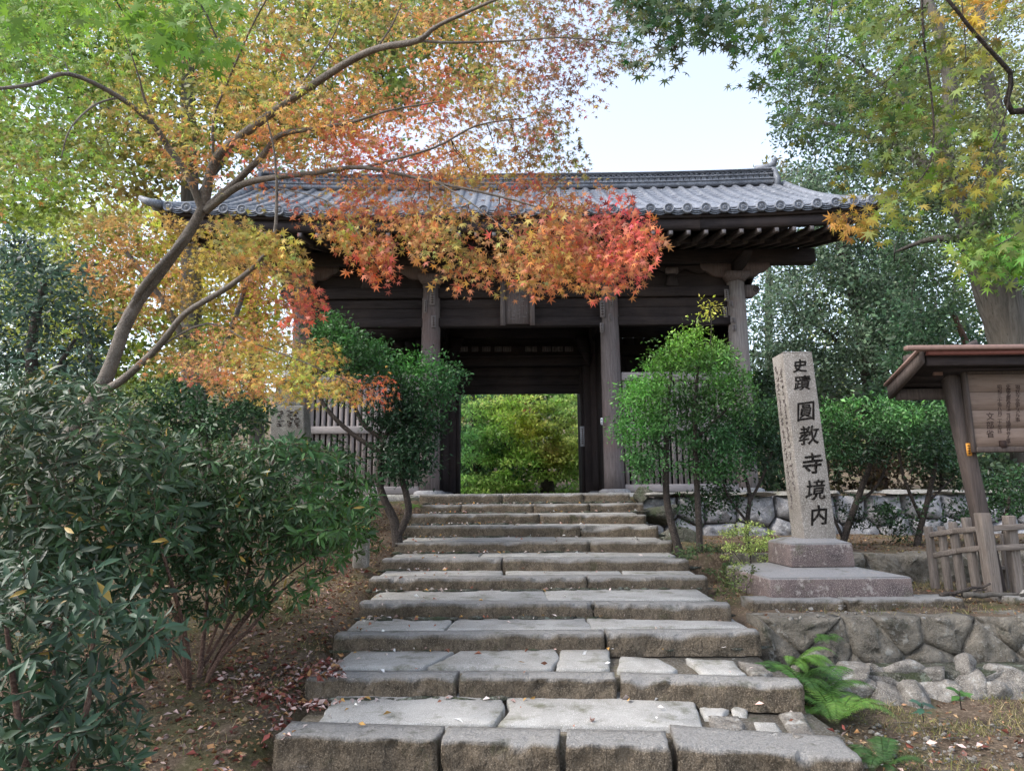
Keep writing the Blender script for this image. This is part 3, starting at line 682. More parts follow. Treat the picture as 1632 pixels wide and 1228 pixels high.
# middle row
beam('upper_tie', CXS[1]+.16, CXS[2]-.16, YMd-.02, 5.55, 5.86, .16)
beam('lintel_board', CXS[1]+.16, CXS[2]-.16, YMd-.10, 5.08, 5.34, .10)
beam('back_board', CXS[1]+.16, CXS[2]-.16, YMd+.02, 5.342, 5.548, .05)
beam('back_board', CXS[1]+.16, CXS[2]-.16, YMd+.02, 5.862, 6.30, .05)
beam('door_lintel', CXS[1]+.16, CXS[2]-.16, YMd-.08, 4.84, 5.06, .30)
beam('lintel_moulding', CXS[1]+.1, CXS[2]-.1, YMd-.22, 5.045, 5.085, .14)
for z0, z1 in ((4.19, 4.40), (4.405, 4.62), (4.625, 4.84)): beam('transom_board', CXS[1]+.36, CXS[2]-.36, YMd+.02, z0, z1, .06)
for k in (0, 2):
    a, b = CXS[k]+.16, CXS[k+1]-.16
    beam('upper_tie', a, b, YMd-.02, 5.55, 5.86, .16); beam('lintel_board', a, b, YMd-.10, 5.08, 5.34, .10)
    n = 9
    for i in range(n): 
        mb = MB(); mb.box(a+(b-a)*i/n+.003, a+(b-a)*(i+1)/n-.003, YMd+.0+.004*(i % 2), YMd+.05, FZ, 5.54); mb.build('partition_board', M['wood_z'], gate)
for s in (-1, 1):
    xo = GX+s*1.84
    mb = MB(); x0, x1 = sorted((xo-s*.15, xo-s*.33)); mb.box(x0, x1, YMd-.12, YMd+.10, FZ, 5.05); bevel(mb.build('door_jamb', M['wood_z'], gate), .01)
    mb = MB(); x0, x1 = sorted((xo-s*.332, xo-s*.40)); mb.box(x0, x1, YMd-.05, YMd+.08, FZ, 4.86); mb.build('door_stop', M['wood_z'], gate)
    for j in range(5):
        mb = MB(); y0 = YMd+.12+j*.27; x0, x1 = sorted((xo-s*.33, xo-s*.28)); mb.box(x0, x1, y0, y0+.264, FZ+.06, 4.8); mb.build('door_board', M['wood_z'], gate)
    # side walls of the passage
    for j in range(8):
        y0 = YFr+.2+j*.265; mb = MB(); mb.box(xo-.03, xo+.03, y0, y0+.259, FZ, 5.45); mb.build('side_board', M['wood_z'], gate)
    mb = MB(); mb.prism([(xo-s*.15, YMd-.25, z) for z in ()] or [(xo-s*.18, YMd-.3, 4.84), (xo-s*.18, YMd-.3, 5.5), (xo-s*.52, YMd-.3, 5.5), (xo-s*.40, YMd-.3, 5.15), (xo-s*.28, YMd-.3, 4.95)], (0, .12, 0)); mb.build('corner_brace', M['wood_x'], gate)
for xx in (CXS[0], CXS[3]):
    for j in range(17):
        y0 = YFr+.2+j*.27
        if abs(y0+.13-YMd) < .3: continue
        mb = MB(); mb.box(xx-.03, xx+.03, y0, y0+.264, FZ, 5.45); mb.build('side_board', M['wood_z'], gate)
# slatted screens of the outer bays
for k in (0, 2):
    a, b = CXS[k]+.2, CXS[k+1]-.2
    for nm, z0, z1, th, yo in (('screen_sill', FZ+.02, FZ+.17, .16, 0), ('screen_rail', 3.02, 3.17, .05, -.085), ('screen_head', 4.05, 4.22, .16, 0)):
        mb = MB(); mb.box(a, b, YFr-th/2+yo, YFr+th/2+yo, z0, z1); bevel(mb.build(nm, M['palerail'], gate), .01)
    n = 19; sh = None
    for i in range(n):
        x = a+(b-a)*(i+.5)/n
        if sh is None:
            mb = MB(); mb.box(-.036, .036, -.03, .03, FZ+.17, 4.05); o = mb.build('slat', M['paleslat'], gate, loc=(0, 0, 0)); sh = o.data; o.location = (x-GX, YFr-YMd, -FZ); LOC[o] = np.array((x, YFr, 0))
        else: link_mesh('slat', sh, gate, (x, YFr, 0))
# -------- roof
EY0 = 12.0; ROOFX = 6.62
def lift(x): return .14*(max(0., abs(x-GX+.05)-2.6)/4.0)**2.0
def rz(x, y):
    """tile bed height; eave at 12.0 front / 21.0 back, ridge at 16.5"""
    d = 4.5-abs(y-YMd)
    return 6.86+.40*d+.037*d*d+lift(x)*(1-d/4.5*.55)
xs = np.linspace(GX-ROOFX, GX+ROOFX, 45); ys = np.linspace(12.0, 21.0, 25)
V = [(x, y, rz(x, y)) for y in ys for x in xs]; n = len(xs)
F = [(j*n+i, j*n+i+1, (j+1)*n+i+1, (j+1)*n+i) for j in range(len(ys)-1) for i in range(n-1)]
mb = MB(); mb.add(V, F); mb.build('tile_bed', M['tile'], gate)
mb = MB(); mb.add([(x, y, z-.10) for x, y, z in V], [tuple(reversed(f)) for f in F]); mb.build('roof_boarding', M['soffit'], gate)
# cover tile rows and their round end tiles, pan tile ends between
pitch = .337; nrow = 39; x00 = GX-pitch*(nrow-1)/2
def arc_strip(x, r, y0, y1, ny, step, sgn):
    V = []; na = 8
    for j in range(ny+1):
        y = y0+(y1-y0)*j/ny
        for q in (0, 1):
            rr = r*(1.0 if q == 0 else .94)
            for i in range(na+1):
                a = pi*i/na
                V.append((x+rr*cos(a)*-1, y+q*.012*sgn, rz(x, y)+rr*sin(a)*1.05))
    m = na+1; rows = 2*(ny+1)
    return V, [(j*m+i, j*m+i+1, (j+1)*m+i+1, (j+1)*m+i) for j in range(rows-1) for i in range(na)]
disc_me = None
for k in range(nrow):
    x = x00+k*pitch
    V, F = arc_strip(x, .088, EY0, YMd-.12, 16, 0, 1)
    mb = MB(); mb.add(V, F); mb.build('tile_row', M['tile'], gate, True)
    if disc_me is None:
        mb = MB(); na = 20
        def ringp(r, y): return [(r*cos(2*pi*i/na), y, r*sin(2*pi*i/na)) for i in range(na)]
        R_ = [ringp(.096, .05), ringp(.096, -.012), ringp(.088, -.022), ringp(.074, -.022), ringp(.070, -.006), ringp(.040, -.006), ringp(.036, -.014)]
        V = sum(R_, []); F = [(l*na+i, l*na+(i+1) % na, (l+1)*na+(i+1) % na, (l+1)*na+i) for l in range(len(R_)-1) for i in range(na)]+[tuple((len(R_)-1)*na+i for i in range(na))]
        mb.add(V, F)
        for i in range(12): mb.add(*(lambda c, s: ([(c[0]-s, -.006, c[2]-s), (c[0]+s, -.006, c[2]-s), (c[0]+s, -.006, c[2]+s), (c[0]-s, -.006, c[2]+s), (c[0], -.017, c[2])], [(0, 1, 4), (1, 2, 4), (2, 3, 4), (3, 0, 4)]))((.056*cos(i*pi/6), 0, .056*sin(i*pi/6)), .007))
        # three commas of the crest
        for q in range(3):
            a0 = q*2*pi/3; mb.tube([(.028*(1-t*.55)*cos(a0+t*2.6), -.016, .028*(1-t*.55)*sin(a0+t*2.6)) for t in np.linspace(0, 1, 6)], [.010, .010, .008, .006, .004, .002], 5)
        o = mb.build('round_eave_tile', M['tile'], gate, loc=(0, 0, 0)); disc_me = o.data; o.location = (x-GX, EY0-.02-YMd, rz(x, EY0)+.015-FZ); LOC[o] = np.array((x, EY0-.02, rz(x, EY0)+.015))
    else: link_mesh('round_eave_tile', disc_me, gate, (x, EY0-.02, rz(x, EY0)+.015))
    if k < nrow-1:
        xm = x+pitch/2; mb = MB(); w = pitch/2-.03; na = 8
        for q in range(3):
            V = []; y0 = EY0-.03+q*.02; zb = rz(xm, EY0)-.005-q*.0+(-.030*q)
            for i in range(na+1):
                u = -1+2*i/na; d = .045*(1-u*u)
                V += [(xm+u*w, y0, zb-d+.035), (xm+u*w, y0, zb-d+.012), (xm+u*w, y0+.25, zb-d+.035+.1)]
            mb.add(V, [(3*i+1, 3*i+4, 3*i+3, 3*i) for i in range(na)]+[(3*i, 3*i+3, 3*i+5, 3*i+2) for i in range(na)])
        mb.build('pan_eave_tile', M['tile'], gate)
        mb = MB(); V = []                       # pan tiles stepped up the slope
        ny = 18
        for j in range(ny):
            ya, yb = EY0+.05+(YMd-.3-EY0)*j/ny, EY0+.05+(YMd-.3-EY0)*(j+1)/ny; b0 = len(V)
            for y, dz in ((ya, .045), (ya, .062), (yb, .045)):
                for i in range(5):
                    u = -1+i/2; V.append((xm+u*w, y, rz(xm, y)+dz-.03*(1-u*u)))
        F = [(j*15+l*5+i, j*15+l*5+i+1, j*15+(l+1)*5+i+1, j*15+(l+1)*5+i) for j in range(ny) for l in range(2) for i in range(4)]
        mb.add(V, F); mb.build('pan_tile_row', M['tile'], gate)
# ridge
def rx(x): return .14*(abs(x-GX)/6.3)**2.6
RZ0 = rz(GX, YMd)
RL = 6.35
def ridge_band(name, z0, z1, half, mat='tile', n=40, extra=0):
    V = []; xs = np.linspace(GX-RL-extra, GX+RL+extra, n)
    for x in xs:
        l = lift(x)*.25+rx(x)*.4
        V += [(x, YMd-half, RZ0+z0+l), (x, YMd+half, RZ0+z0+l), (x, YMd+half, RZ0+z1+l), (x, YMd-half, RZ0+z1+l)]
    F = [(4*i+a, 4*i+b, 4*i+4+b, 4*i+4+a) for i in range(n-1) for a, b in ((0, 3), (3, 2), (2, 1), (1, 0))]+[(0, 1, 2, 3), (4*n-1, 4*n-2, 4*n-3, 4*n-4)]
    F = [tuple(reversed(f)) if len(f) == 4 and i < 4*(n-1) else f for i, f in enumerate(F)]
    mb = MB(); mb.add(V, F); return mb.build(name, M[mat], gate)
ridge_band('ridge_base', -.10, .0, .26); ridge_band('ridge_course', .002, .022, .29); ridge_band('ridge_core', .022, .27, .16)
ridge_band('ridge_course', .142, .160, .24, extra=.01); ridge_band('ridge_course', .272, .292, .25); 
V = []; n = 40; na = 8
for x in np.linspace(GX-RL-.05, GX+RL+.05, n):
    l = lift(x)*.25+rx(x)*.4
    for i in range(na+1): a = pi*i/na; V.append((x, YMd-.13*cos(a), RZ0+.292+l+.08*sin(a)))
mb = MB(); mb.add(V, [(j*(na+1)+i, j*(na+1)+i+1, (j+1)*(na+1)+i+1, (j+1)*(na+1)+i) for j in range(n-1) for i in range(na)]); mb.build('ridge_cap', M['tile'], gate, True)
mb = MB(); na = 12; R_ = [[(r*cos(2*pi*i/na), y, r*sin(2*pi*i/na)) for i in range(na)] for r, y in ((.058, .05), (.058, -.02), (.043, -.02), (.040, -.008), (.016, -.008))]
mb.add(sum(R_, []), [(l*na+i, l*na+(i+1) % na, (l+1)*na+(i+1) % na, (l+1)*na+i) for l in range(4) for i in range(na)]+[tuple(4*na+i for i in range(na))])
me0 = None; xx = GX-RL+.12
while xx < GX+RL-.05:
    l = lift(xx)*.25+rx(xx)*.4; p = (xx, YMd-.19, RZ0+.083+l)
    if me0 is None: o = mb.build('ridge_disc', M['tile'], gate, loc=(0, 0, 0)); me0 = o.data; o.location = tuple(np.array(p)-wloc(gate)); LOC[o] = np.array(p)
    else: link_mesh('ridge_disc', me0, gate, p)
    xx += .145
mb = MB(); xx = GX-RL+.1; 
while xx < GX+RL-.2:              # openwork wave band: criss-cross arcs
    l = lift(xx)*.25+rx(xx)*.4; z = RZ0+.168+l
    for s in (0, .13):
        mb.tube([(xx+s+.26*t, YMd-.2, z+.09*sin(pi*t)) for t in (0, .25, .5, .75, 1)], .012, 4, cap=False)
    xx += .26
mb.build('wave_tiles', M['tile'], gate, kind='stuff')
for s in (-1, 1):                  # demon tile and upswept tip at both ridge ends
    xe = GX+s*(RL+.02); l = lift(xe)*.25+rx(xe)*.4; z = RZ0+l
    mb = MB(); prof = [(-.34, -.25), (.34, -.25), (.38, .0), (.28, .12), (.24, .24), (.15, .36), (0, .42), (-.15, .36), (-.24, .24), (-.28, .12), (-.38, 0)]
    mb.prism([(xe, YMd+u, z+v) for u, v in prof], (s*.12, 0, 0)); bevel(mb.build('ridge_end_tile', M['tile'], gate), .02)
    mb = MB(); mb.tube([(xe-s*.35, YMd, z+.36), (xe, YMd, z+.42), (xe+s*.10, YMd, z+.50), (xe+s*.18, YMd, z+.66)], [.10, .10, .085, .05], 10); mb.build('ridge_tip', M['tile'], gate, True)
    # verge: edge rows of round tiles following the slope, and bargeboard below
    mb = MB(); ysl = np.linspace(12.0, 21.0, 30); xv = GX+s*(ROOFX+.02)
    mb.tube([(xv, y, rz(xv, y)+.02) for y in ysl], .10, 8); mb.build('verge_tile_row', M['tile'], gate, True)
    for side in (0, 1):
        yy = np.linspace(12.15, YMd, 14) if side == 0 else np.linspace(YMd, 20.85, 14)
        V = []
        for y in yy:
            zt = rz(xv, y)-.10; V += [(xv-s*.10, y, zt), (xv-s*.10, y, zt-.30), (xv-s*.18, y, zt-.30), (xv-s*.18, y, zt)]
        m_ = len(yy); mb = MB(); mb.add(V, [(4*i+a, 4*i+b, 4*i+4+b, 4*i+4+a) for i in range(m_-1) for a, b in ((0, 1), (1, 2), (2, 3), (3, 0))]+[(0, 3, 2, 1), (4*m_-4, 4*m_-3, 4*m_-2, 4*m_-1)])
        mb.build('bargeboard', M['wood_y'], gate)
    for j in range(7):            # gable wall boards above the end columns
        y0 = YMd-1.9+j*.545; zt = rz(GX+s*4.5, y0+.27)-.25
        mb = MB(); mb.box(GX+s*4.5-.02, GX+s*4.5+.02, y0, y0+.54, 6.4, zt); mb.build('gable_board', M['wood_z'], gate)
    # corner ornament at the eave end
    xc = GX+s*ROOFX; z = rz(xc, 12.0)
    mb = MB(); mb.tube([(xc-s*.1, 12.0, z+.04), (xc+s*.12, 11.96, z+.07), (xc+s*.30, 11.95, z+.16)], [.085, .08, .045], 8); mb.build('corner_tip_tile', M['tile'], gate, True)
# fascia boards under the tiles follow the lift
def eave_board(name, y0, y1, zo0, zo1, mat, x0=-ROOFX+.05, x1=ROOFX-.05, seg=4):
    xs = np.linspace(GX+x0, GX+x1, seg+1)
    for q in range(seg):
        V = []; sub = np.linspace(xs[q]+.002, xs[q+1]-.002, 8)
        for x in sub:
            l = lift(x); V += [(x, y0, 6.86+l+zo0), (x, y1, 6.86+l+zo0), (x, y1, 6.86+l+zo1), (x, y0, 6.86+l+zo1)]
        m_ = 8; mb = MB(); mb.add(V, [(4*i+b, 4*i+a, 4*i+4+a, 4*i+4+b) for i in range(m_-1) for a, b in ((0, 1), (1, 2), (2, 3), (3, 0))]+[(0, 3, 2, 1), (4*m_-4, 4*m_-3, 4*m_-2, 4*m_-1)])
        mb.build(name, M[mat], gate)
eave_board('tile_batten', 12.03, 12.16, -.13, -.055, 'wood_x')
eave_board('fascia_board', 12.10, 12.22, -.33, -.135, 'wood_x')
eave_board('inner_fascia', 12.95, 13.07, -.26, -.14, 'wood_x', seg=3)
# rafters: flying tier at the edge, base tier behind
nr = 40
for k in range(nr):
    x = GX-6.3+12.6*k/(nr-1); l = lift(x)
    mb = MB(); mb.bar((x, 12.13, 6.47+l), (x, 13.1, 6.66+l*.9), .085, .10); bevel(mb.build('flying_rafter', M['rafter'], gate), .006)
    mb = MB(); mb.box(x-.034, x+.034, 12.116, 12.124, 6.435+l, 6.505+l); mb.build('rafter_tip', M['paper2'], gate)
    mb = MB(); mb.bar((x, 12.86, 6.56+l*.8), (x, 14.9, 7.15+l*.3), .09, .11); bevel(mb.build('base_rafter', M['rafter'], gate), .006)
    if abs(x-GX) < 6.2:
        mb = MB(); mb.bar((x, 18.0, 7.2), (x, 20.9, 6.5+l), .09, .11); mb.build('rear_rafter', M['wood_y'], gate)
# nameplate, stickers, small notices
mb = MB(); a, b = P(800, 516, 13.72), P(850, 516, 13.72); z0, z1 = a[2], P(825, 452, 13.72)[2]
mb.box(a[0], b[0], 13.70, 13.76, z0, z1); npl = mb.build('nameplate', M['pillar'], gate)
for x0, x1 in ((a[0]-.03, a[0]+.07), (b[0]-.07, b[0]+.03)):
    mb = MB(); mb.box(x0, x1, 13.66, 13.698, z0-.04, z1+.04); mb.build('plate_frame', M['pillar'], npl)
mb = MB(); mb.box(a[0]+.072, b[0]-.072, 13.665, 13.697, z1-.05, z1+.04); mb.build('plate_frame', M['pillar'], npl)
rs = np.random.RandomState(3)
mb = MB()
for k in range(34):                # worn, illegible raised strokes on the nameplate
    x = a[0]+.12+rs.rand()*(b[0]-a[0]-.24); z = z0+.06+rs.rand()*(z1-z0-.14); an = rs.choice([0, 1.57, .6, -.6]); l = .03+.05*rs.rand()
    mb.bar((x, 13.697, z), (x+cos(an)*l, 13.697, z+sin(an)*l), .012, .006, (0, 1, 0))
mb.build('worn_lettering', M['paper2'], npl, kind='stuff')
def slip(px, py, w, h, Y, mat='paper2', par=gate, strokes=5):
    c = P(px, py, Y); mb = MB(); W2, H2 = w/FPX*Y/2, h/FPX*Y/2
    mb.box(c[0]-W2, c[0]+W2, Y-.004, Y, c[2]-H2, c[2]+H2); o = mb.build('pasted_slip', M[mat], par)
    mb = MB()
    for q in range(strokes):
        z = c[2]+H2*(.8-1.6*(q+.5)/strokes)
        if h >= w:
            mb.box(c[0]-W2*.6, c[0]+W2*.6, Y-.006, Y-.0042, z-H2*.10/strokes*5*.4, z+H2*.1/strokes*5*.4)
            mb.box(c[0]-W2*.1, c[0]+W2*.15, Y-.0065, Y-.0042, z-H2*.7/strokes, z+H2*.7/strokes)
        else:
            x = c[0]-W2*.8+1.6*W2*(q+.5)/strokes
            mb.box(x-W2*.12, x+W2*.12, Y-.006, Y-.0042, c[2]-H2*.6, c[2]-H2*.35); mb.box(x-W2*.03, x+W2*.03, Y-.0065, Y-.0042, c[2]-H2*.7, c[2]+H2*.7); mb.box(x-W2*.1, x+W2*.1, Y-.006, Y-.0042, c[2]+H2*.2, c[2]+H2*.4)
    mb.build('slip_marks', M['ink2'], o, kind='stuff')
for px, py, w, h in ((689, 474, 9, 26), (691, 512, 8, 20), (678, 488, 5, 22), (960, 492, 8, 28), (974, 480, 6, 18), (959, 522, 6, 16), (972, 506, 5, 12),
                     (1158, 470, 7, 20), (1156, 497, 6, 18), (1165, 484, 6, 10), (1170, 522, 6, 10), (1168, 510, 8, 9)):
    slip(px, py, w, h, YFr-.205)
for px, w in ((738, 16), (757, 11), (775, 14), (794, 12), (808, 14), (842, 10), (852, 8), (871, 14), (884, 8), (893, 9), (907, 14)):
    slip(px, 556, w, 9, YMd-.152, strokes=3)
slip(928, 695, 7, 32, YMd-.13, 'paper', gate, 8)
slip(959, 671, 3.5, 11, YFr-.21, 'white', gate, 2)

# ================================================================ notice board shelter
sh = thing('notice_shelter', 'small roofed wooden notice board with handwritten text behind the low fence', 'notice board', P(1555, 940, 7.75)*np.array([1, 1, 0])+np.array([0, 0, .62]))
SHY = 7.75
b0, t0 = P(1585, 980, SHY), P(1508, 575, SHY)
b0[2] = .6; b0[0] = P(1556, 838, SHY)[0]+.14
mb = MB(); mb.bar(b0, t0, .145, .14, (0, 1, 0)); bevel(mb.build('post', M['post'], sh), .012)
t1 = t0+np.array([2.55, 0, 0]); b1 = b0+np.array([2.3, 0, 0]); mb = MB(); mb.bar(b1, t1, .165, .16, (0, 1, 0)); bevel(mb.build('post', M['post'], sh), .012)
lb, rb_ = P(1552, 712, SHY-.12), P(1552, 597, SHY-.12); bx0 = lb[0]; bz0, bz1 = lb[2], rb_[2]
for k in range(4):
    za = bz0+(bz1-bz0)*k/4; zb = bz0+(bz1-bz0)*(k+1)/4
    mb = MB(); mb.box(bx0, bx0+1.75, SHY-.15, SHY-.12, za+.0015, zb-.0015); mb.build('board_plank', M['board'], sh)
for (x0, x1, z0, z1, y0) in ((bx0-.035, bx0, bz0-.06, bz1+.03, SHY-.16), (bx0+1.75, bx0+1.785, bz0-.06, bz1+.03, SHY-.16), (bx0, bx0+1.75, bz0-.06, bz0-.003, SHY-.18), (bx0, bx0+1.75, bz1+.003, bz1+.035, SHY-.17)):
    mb = MB(); mb.box(x0, x1, y0, SHY-.08, z0, z1); bevel(mb.build('board_frame', M['post'], sh), .005)
mb = MB(); q = P(1598, 706, SHY-.17); mb.box(q[0]-.03, q[0]+.03, SHY-.185, SHY-.155, q[2]-.05, q[2]+.03); mb.build('board_clip', M['ink2'], sh)
def column_text(px, y0, y1, txt, size_px):
    n = len(txt); mb = MB()
    for i, ch in enumerate(txt):
        py = y0+(y1-y0)*(i+.5)/n; put_text(mb, ch, P(px, py, SHY-.1515), (1, 0, 0), (0, 0, 1), size_px/FPX*SHY, .001, .004)
    mb.build('ink_text', M['ink2'], sh)
column_text(1578, 656, 698, '文部省', 12)
column_text(1593, 613, 690, '昭和三十年八月二十七日', 7)
column_text(1607, 613, 706, '史蹟名勝保存法ニヨリ損傷セサル事', 7)
column_text(1622, 613, 672, '現状ヲ変更スル事', 7.5)
column_text(1637, 613, 690, '樹木ヲ伐採スル事', 7.5)
mb = MB(); 
slip(1544, 716, 8, 20, SHY-.115, 'orange', sh, 4)
# roof of the shelter: front eave boards at y ~545, verge at left slopes towards the back-left
rf = []
Y0, Yr, Y1 = 7.3, 7.7, 8.0
xa = P(1474, 560, Y0)[0]; xb = xa+3.2
zf = P(1480, 560, Y0)[2]
# front fascia box gutter with copper top
mb = MB(); mb.box(xa-.24, xb, Y0-.10, Y0-.02, zf+.0, zf+.05); bevel(mb.build('copper_ridge', M['copper'], sh), .008)
mb = MB(); mb.box(xa-.0, xb, Y0-.06, Y0+.0, zf-.045, zf-.003); mb.build('red_trim', M['redtrim'], sh)
mb = MB(); mb.box(xa+.02, xb-.02, Y0+.01, Y0+.07, zf-.15, zf-.05); bevel(mb.build('eave_beam', M['wood_x'], sh), .008)
zback = P(1412, 622, Y1)[2]
nb = 5
for k in range(nb):
    ya = Y0-.02+(Y1-Y0)*k/nb; yb = Y0-.02+(Y1-Y0)*(k+1)/nb
    za = zf-.03+(zback-zf+.03)*k/nb; zb_ = zf-.03+(zback-zf+.03)*(k+1)/nb
    mb = MB(); mb.prism([(xa, ya+.004, za), (xa, yb-.004, zb_), (xa, yb-.004, zb_+.03), (xa, ya+.004, za+.03)], (xb-xa, 0, 0)); mb.build('roof_board', M['soffit'], sh)
mb = MB(); mb.prism([(xa-.06, Y0, zf-.12), (xa-.06, Y1, zback-.10), (xa-.06, Y1, zback+.05), (xa-.06, Y0, zf+.0)], (.05, 0, 0)); mb.build('verge_board', M['post'], sh)
mb = MB(); mb.prism([(xa-.09, Y0, zf+.0), (xa-.09, Y1+.02, zback+.05), (xa-.09, Y1+.02, zback+.075), (xa-.09, Y0, zf+.025)], (.12, 0, 0)); mb.build('verge_strip', M['copper'], sh)
mb = MB(); mb.box(xa+.01, xb-.01, Y1-.1, Y1-.02, zback-.12, zback); mb.build('rear_beam', M['post'], sh)
mb = MB(); mb.box(xa+.05, xb-.05, SHY-.06, SHY+.06, t0[2]-.03, t0[2]+.07); mb.build('head_beam', M['post'], sh)
mb = MB(); mb.bar(t0+np.array([0, -.02, .02]), t0+np.array([.34, -.02, .2]), .07, .09, (0, 1, 0)); mb.build('brace', M['post'], sh)
mb = MB(); q = P(1505, 583, Y0+.2); mb.box(q[0]-.05, q[0]+.05, SHY-.13, SHY-.102, q[2]-.08, q[2]+.02); mb.build('copper_patch', M['copper'], sh)

# ================================================================ low wooden fence
fen = thing('wooden_fence', 'low weathered grey wooden fence with square posts round the notice board', 'fence', P(1560, 950, 7.3)*np.array([1, 1, 0])+np.array([0, 0, .64]))
def fpost(pt, pb, w, Yt, kind='fence_picket'):
    t = P(*pt, Yt); b = P(*pb, Yt); b[2] = .60 if Yt < 8.5 else b[2]
    mb = MB(); d = (t-b); 
    nseg = 5; V = []
    for i in range(nseg+1):
        p = b+d*i/nseg; ww = w*.42*(1+.10*mn.noise(Vector((pt[0], i*.9, 1)))-.05*i/nseg); h = w/2*(.9+.06*mn.noise(Vector((pt[0], i*.8, 5))))
        for sx, sy in ((-1, -1), (1, -1), (1, 1), (-1, 1)): V.append(p+np.array([sx*ww, sy*h, .012*mn.noise(Vector((pt[0]+sx, sy, 2))) if i == nseg else 0]))
    F = [(4*i+j, 4*i+(j+1) % 4, 4*i+4+(j+1) % 4, 4*i+4+j) for i in range(nseg) for j in range(4)]+[(4*nseg, 4*nseg+1, 4*nseg+2, 4*nseg+3)]
    mb.add(V, F); return bevel(mb.build(kind, M['fence'], fen), .01, 2)
fpost((1479, 838), (1492, 945), .085, 8.0, 'fence_post')
fpost((1500, 838), (1513, 945), .075, 7.85); fpost((1518, 831), (1534, 943), .085, 7.7); fpost((1539, 824), (1558, 940), .085, 7.5)
fpost((1565, 817), (1584, 938), .135, 7.25, 'fence_post')
fpost((1607, 821), (1622, 940), .11, 7.3); fpost((1598, 850), (1606, 938), .06, 7.9)
fpost((1655, 818), (1670, 940), .12, 7.3); fpost((1705, 818), (1720, 940), .11, 7.3)
def rail(a, b, h=.058, w=.045):
    mb = MB(); a = np.array(a); b = np.array(b); m_ = (a+b)/2+np.array([0, 0, .012]); mb.bar(a, m_, w, h); mb.bar(m_, b, w, h); bevel(mb.build('fence_rail', M['fencerail'], fen), .008)
rail(P(1478, 853, 8.02), P(1566, 842, 7.27)); rail(P(1484, 886, 8.02), P(1572, 872, 7.27))
rail(P(1572, 842, 7.22), P(1740, 836, 7.25)); rail(P(1578, 873, 7.22), P(1740, 870, 7.25))
rail(P(1584, 905, 7.9), P(1740, 900, 7.9), .05)
# dead branches in front of the fence
for k, (pa, pb, r) in enumerate([((1500, 953), (1578, 931), .022), ((1515, 946), (1572, 940), .012), ((1535, 950), (1650, 946), .03), ((1505, 957), (1545, 948), .01)]):
    mb = MB(); a, b = P(*pa, 7.05), P(*pb, 7.1); a[2] = max(a[2], .71); n_ = 9
    pts = [a+(b-a)*i/(n_-1)+np.array([0, .02*mn.noise(Vector((i*.6, k, 0))), .025*mn.noise(Vector((i*.7, k, 3)))]) for i in range(n_)]
    mb.tube(pts, np.linspace(r, r*.5, n_), 7, .3)
    mb.build('fallen_branch', M['barkl'] if k == 2 else M['barkd'], None, False, None, ['broken dark branch propped at the foot of the big fence post', 'thin dark stick behind the propped branch by the fence', 'thick greyish dead branch lying at the far right under the fence', 'short dark twig at the left end of the fallen branches'][k], 'branch')
# ================================================================ foliage tools
def s2l(c): c = np.asarray(c, float)/255; return np.where(c <= .04045, c/12.92, ((c+.055)/1.055)**2.4)
def maple_T(lobes=7):
    c = (0, .36, .03)
    if lobes == 7: tips = [(180, .05, 1), (132, .36, 0), (108, .16, 1), (86, .54, 0), (64, .19, 1), (43, .62, 0), (21, .22, 1), (0, .66, 0)]
    else: tips = [(180, .06, 1), (105, .46, 0), (76, .18, 1), (48, .60, 0), (24, .20, 1), (0, .66, 0)]
    full = tips+[(-a, r, n) for a, r, n in tips[-2:0:-1]]
    V = [c]+[(r*sin(radians(a)), .36+r*cos(radians(a)), .02 if n else -.07) for a, r, n in full]
    n = len(full); F = [(0, 1+i, 1+(i+1) % n) for i in range(n)]
    # petiole
    V += [(-.012, -.35, 0), (.012, -.35, 0), (0, .34, .02)]; F.append((n+1, n+2, n+3))
    return np.array(V, float), np.array(F)
MAP7, MAP5 = maple_T(7), maple_T(5)
LANCE = (np.array([(0, 0, 0), (-.09, .3, .03), (0, .33, -.005), (.09, .3, .03), (-.125, .60, .015), (0, .66, -.035), (.125, .60, .015), (0, 1, -.13)], float),
         np.array([(0, 2, 1), (0, 3, 2), (1, 2, 5), (1, 5, 4), (2, 3, 6), (2, 6, 5), (4, 5, 7), (5, 6, 7)]))
OVAL = (np.array([(0, 0, 0), (-.21, .45, .04), (0, .5, -.03), (.21, .45, .04), (0, 1, -.05)], float), np.array([(0, 2, 1), (0, 3, 2), (1, 2, 4), (2, 3, 4)]))
DIA = (np.array([(0, 0, 0), (-.25, .5, .05), (.25, .5, .05), (0, 1, 0)], float), np.array([(0, 2, 1), (1, 2, 3)]))
def unit(v): return v/(np.linalg.norm(v, axis=-1, keepdims=True)+1e-9)
def frames(ax, nr):
    y = unit(ax); x = unit(np.cross(y, nr)); z = np.cross(x, y); return x, y, z
